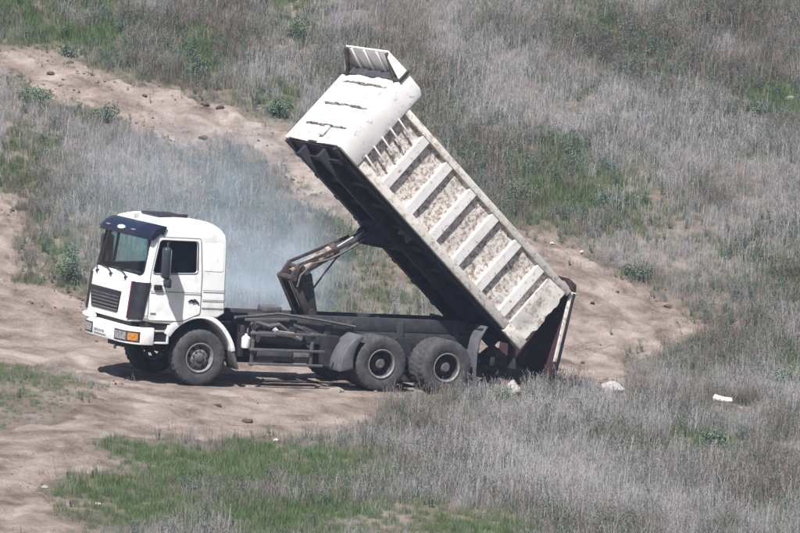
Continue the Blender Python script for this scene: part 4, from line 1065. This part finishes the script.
scatter('dry_grass', 'dry grey beige grass covering the slopes', 'grass', dry_p, pts[sel_d], td[sel_d], (szn*dry_cut)[sel_d]*rng.uniform(.75, 1.25, sel_d.sum()))
scatter('green_grass', 'green grass growing in patches among the dry grass', 'grass', grn_p, pts[sel_g], tg[sel_g], szn[sel_g]*rng.uniform(.75, 1.25, sel_g.sum()))
scatter('weeds', 'low grey green weeds mixed into the dry grass', 'weeds', weed_p, pts[sel_w], tg[sel_w], szn[sel_w]*rng.uniform(.8, 1.5, sel_w.sum()))

pebs = []
for k in range(4):
    pm = stone_mesh('pebble', .05, 300+k, .7, 'clod', .6); pm.materials.append(M['clod'] if k % 2 else M['dirt']); pebs.append(bpy.data.objects.new('pebble', pm))
qx = rng.uniform(-13, 8, 60000); qy = rng.uniform(-18, 32, 60000); qs = track_sd(qx, qy)
den = np.clip(.02+.5*fbm(qx*.5, qy*.5, 71, 3)+.25*np.exp(-np.maximum(qs, 0)/.5)*(qy > 5), .01, .6)
kq = (qs > .1) & (rng.random(60000) < den)
qx, qy = qx[kq], qy[kq]; qz = track_height(qx, qy)+.018
scatter('gravel', 'loose crumbs of earth and gravel on the dirt tracks', 'gravel', pebs, np.stack([qx, qy, qz], -1), np.zeros(len(qx)), np.clip(rng.lognormal(-.35, .6, len(qx)), .25, 3.5)*np.where(qy > 5, 1.25, .8))

# ---------------------------------------------------------------- exhaust smoke drifting behind the cab
bm = bmesh.new(); bmesh.ops.create_icosphere(bm, subdivisions=3, radius=1)
me = bpy.data.meshes.new('exhaust_smoke'); bm.to_mesh(me); bm.free()
m = bpy.data.materials.new('thin_blue_smoke'); m.use_nodes = True; nt = m.node_tree; nt.nodes.clear()
out = nt.nodes.new('ShaderNodeOutputMaterial'); pv = nt.nodes.new('ShaderNodeVolumePrincipled'); pv.inputs['Color'].default_value = (.72, .86, 1, 1); pv.inputs['Anisotropy'].default_value = -.3
tc = nt.nodes.new('ShaderNodeTexCoord'); ln = nt.nodes.new('ShaderNodeVectorMath'); ln.operation = 'LENGTH'; nt.links.new(tc.outputs['Object'], ln.inputs[0])
of = nt.nodes.new('ShaderNodeVectorMath'); of.operation = 'SUBTRACT'; of.inputs[1].default_value = (.32, 0, -.45); nt.links.new(tc.outputs['Object'], of.inputs[0])
l2 = nt.nodes.new('ShaderNodeVectorMath'); l2.operation = 'LENGTH'; nt.links.new(of.outputs[0], l2.inputs[0])
f1 = ramp(nt, ln.outputs['Value'], [(0, (.17, .17, .17)), (.5, (.11, .11, .11)), (.97, (0, 0, 0))])
f2 = ramp(nt, l2.outputs['Value'], [(0, (1, 1, 1)), (.28, (.45, .45, .45)), (.62, (0, 0, 0))])
fo = nt.nodes.new('ShaderNodeMixRGB'); fo.blend_type = 'ADD'; fo.inputs[0].default_value = 1; nt.links.new(f1.outputs[0], fo.inputs[1]); nt.links.new(f2.outputs[0], fo.inputs[2])
nz_ = noise(nt, 3.0, 4, .6, tc.outputs['Object'], .8); nr = ramp(nt, nz_.outputs['Fac'], [(.34, (0, 0, 0)), (.66, (1, 1, 1))])
mu = N(nt, 'ShaderNodeMath', operation='MULTIPLY'); nt.links.new(fo.outputs[0], mu.inputs[0]); nt.links.new(nr.outputs[0], mu.inputs[1])
mu2 = N(nt, 'ShaderNodeMath', operation='MULTIPLY'); nt.links.new(mu.outputs[0], mu2.inputs[0]); mu2.inputs[1].default_value = 1.05
nt.links.new(mu2.outputs[0], pv.inputs['Density']); nt.links.new(pv.outputs[0], out.inputs['Volume'])
sm = link('exhaust_smoke', me, m, None, (-3.7, 4.2, .55), (0, .12, 0)); sm.scale = (3.7, 2.1, 2.5)
tag(sm, 'thin bluish exhaust smoke drifting up behind the cab', 'smoke', kind='stuff')

# ---------------------------------------------------------------- thin bluish air between the viewer and the hillside
hzm = bpy.data.materials.new('thin_haze'); hzm.use_nodes = True; nt = hzm.node_tree; nt.nodes.clear()
out = nt.nodes.new('ShaderNodeOutputMaterial'); pv = nt.nodes.new('ShaderNodeVolumePrincipled')
pv.inputs['Color'].default_value = (.55, .70, 1, 1); pv.inputs['Density'].default_value = HAZE_DENSITY
nt.links.new(pv.outputs[0], out.inputs['Volume'])
hz0, hz1 = float(GZ.min())-1.0, max(float(GZ.max()), cam.location.z)+2.0
hb = MB().box(gx[0]-2, gx[-1]+2, min(gy[0], cam.location.y)-6, gy[-1]+2, hz0, hz1).build('haze', hzm, smooth=False); tag(hb, 'thin bluish haze in the air over the slope', 'haze', kind='stuff')
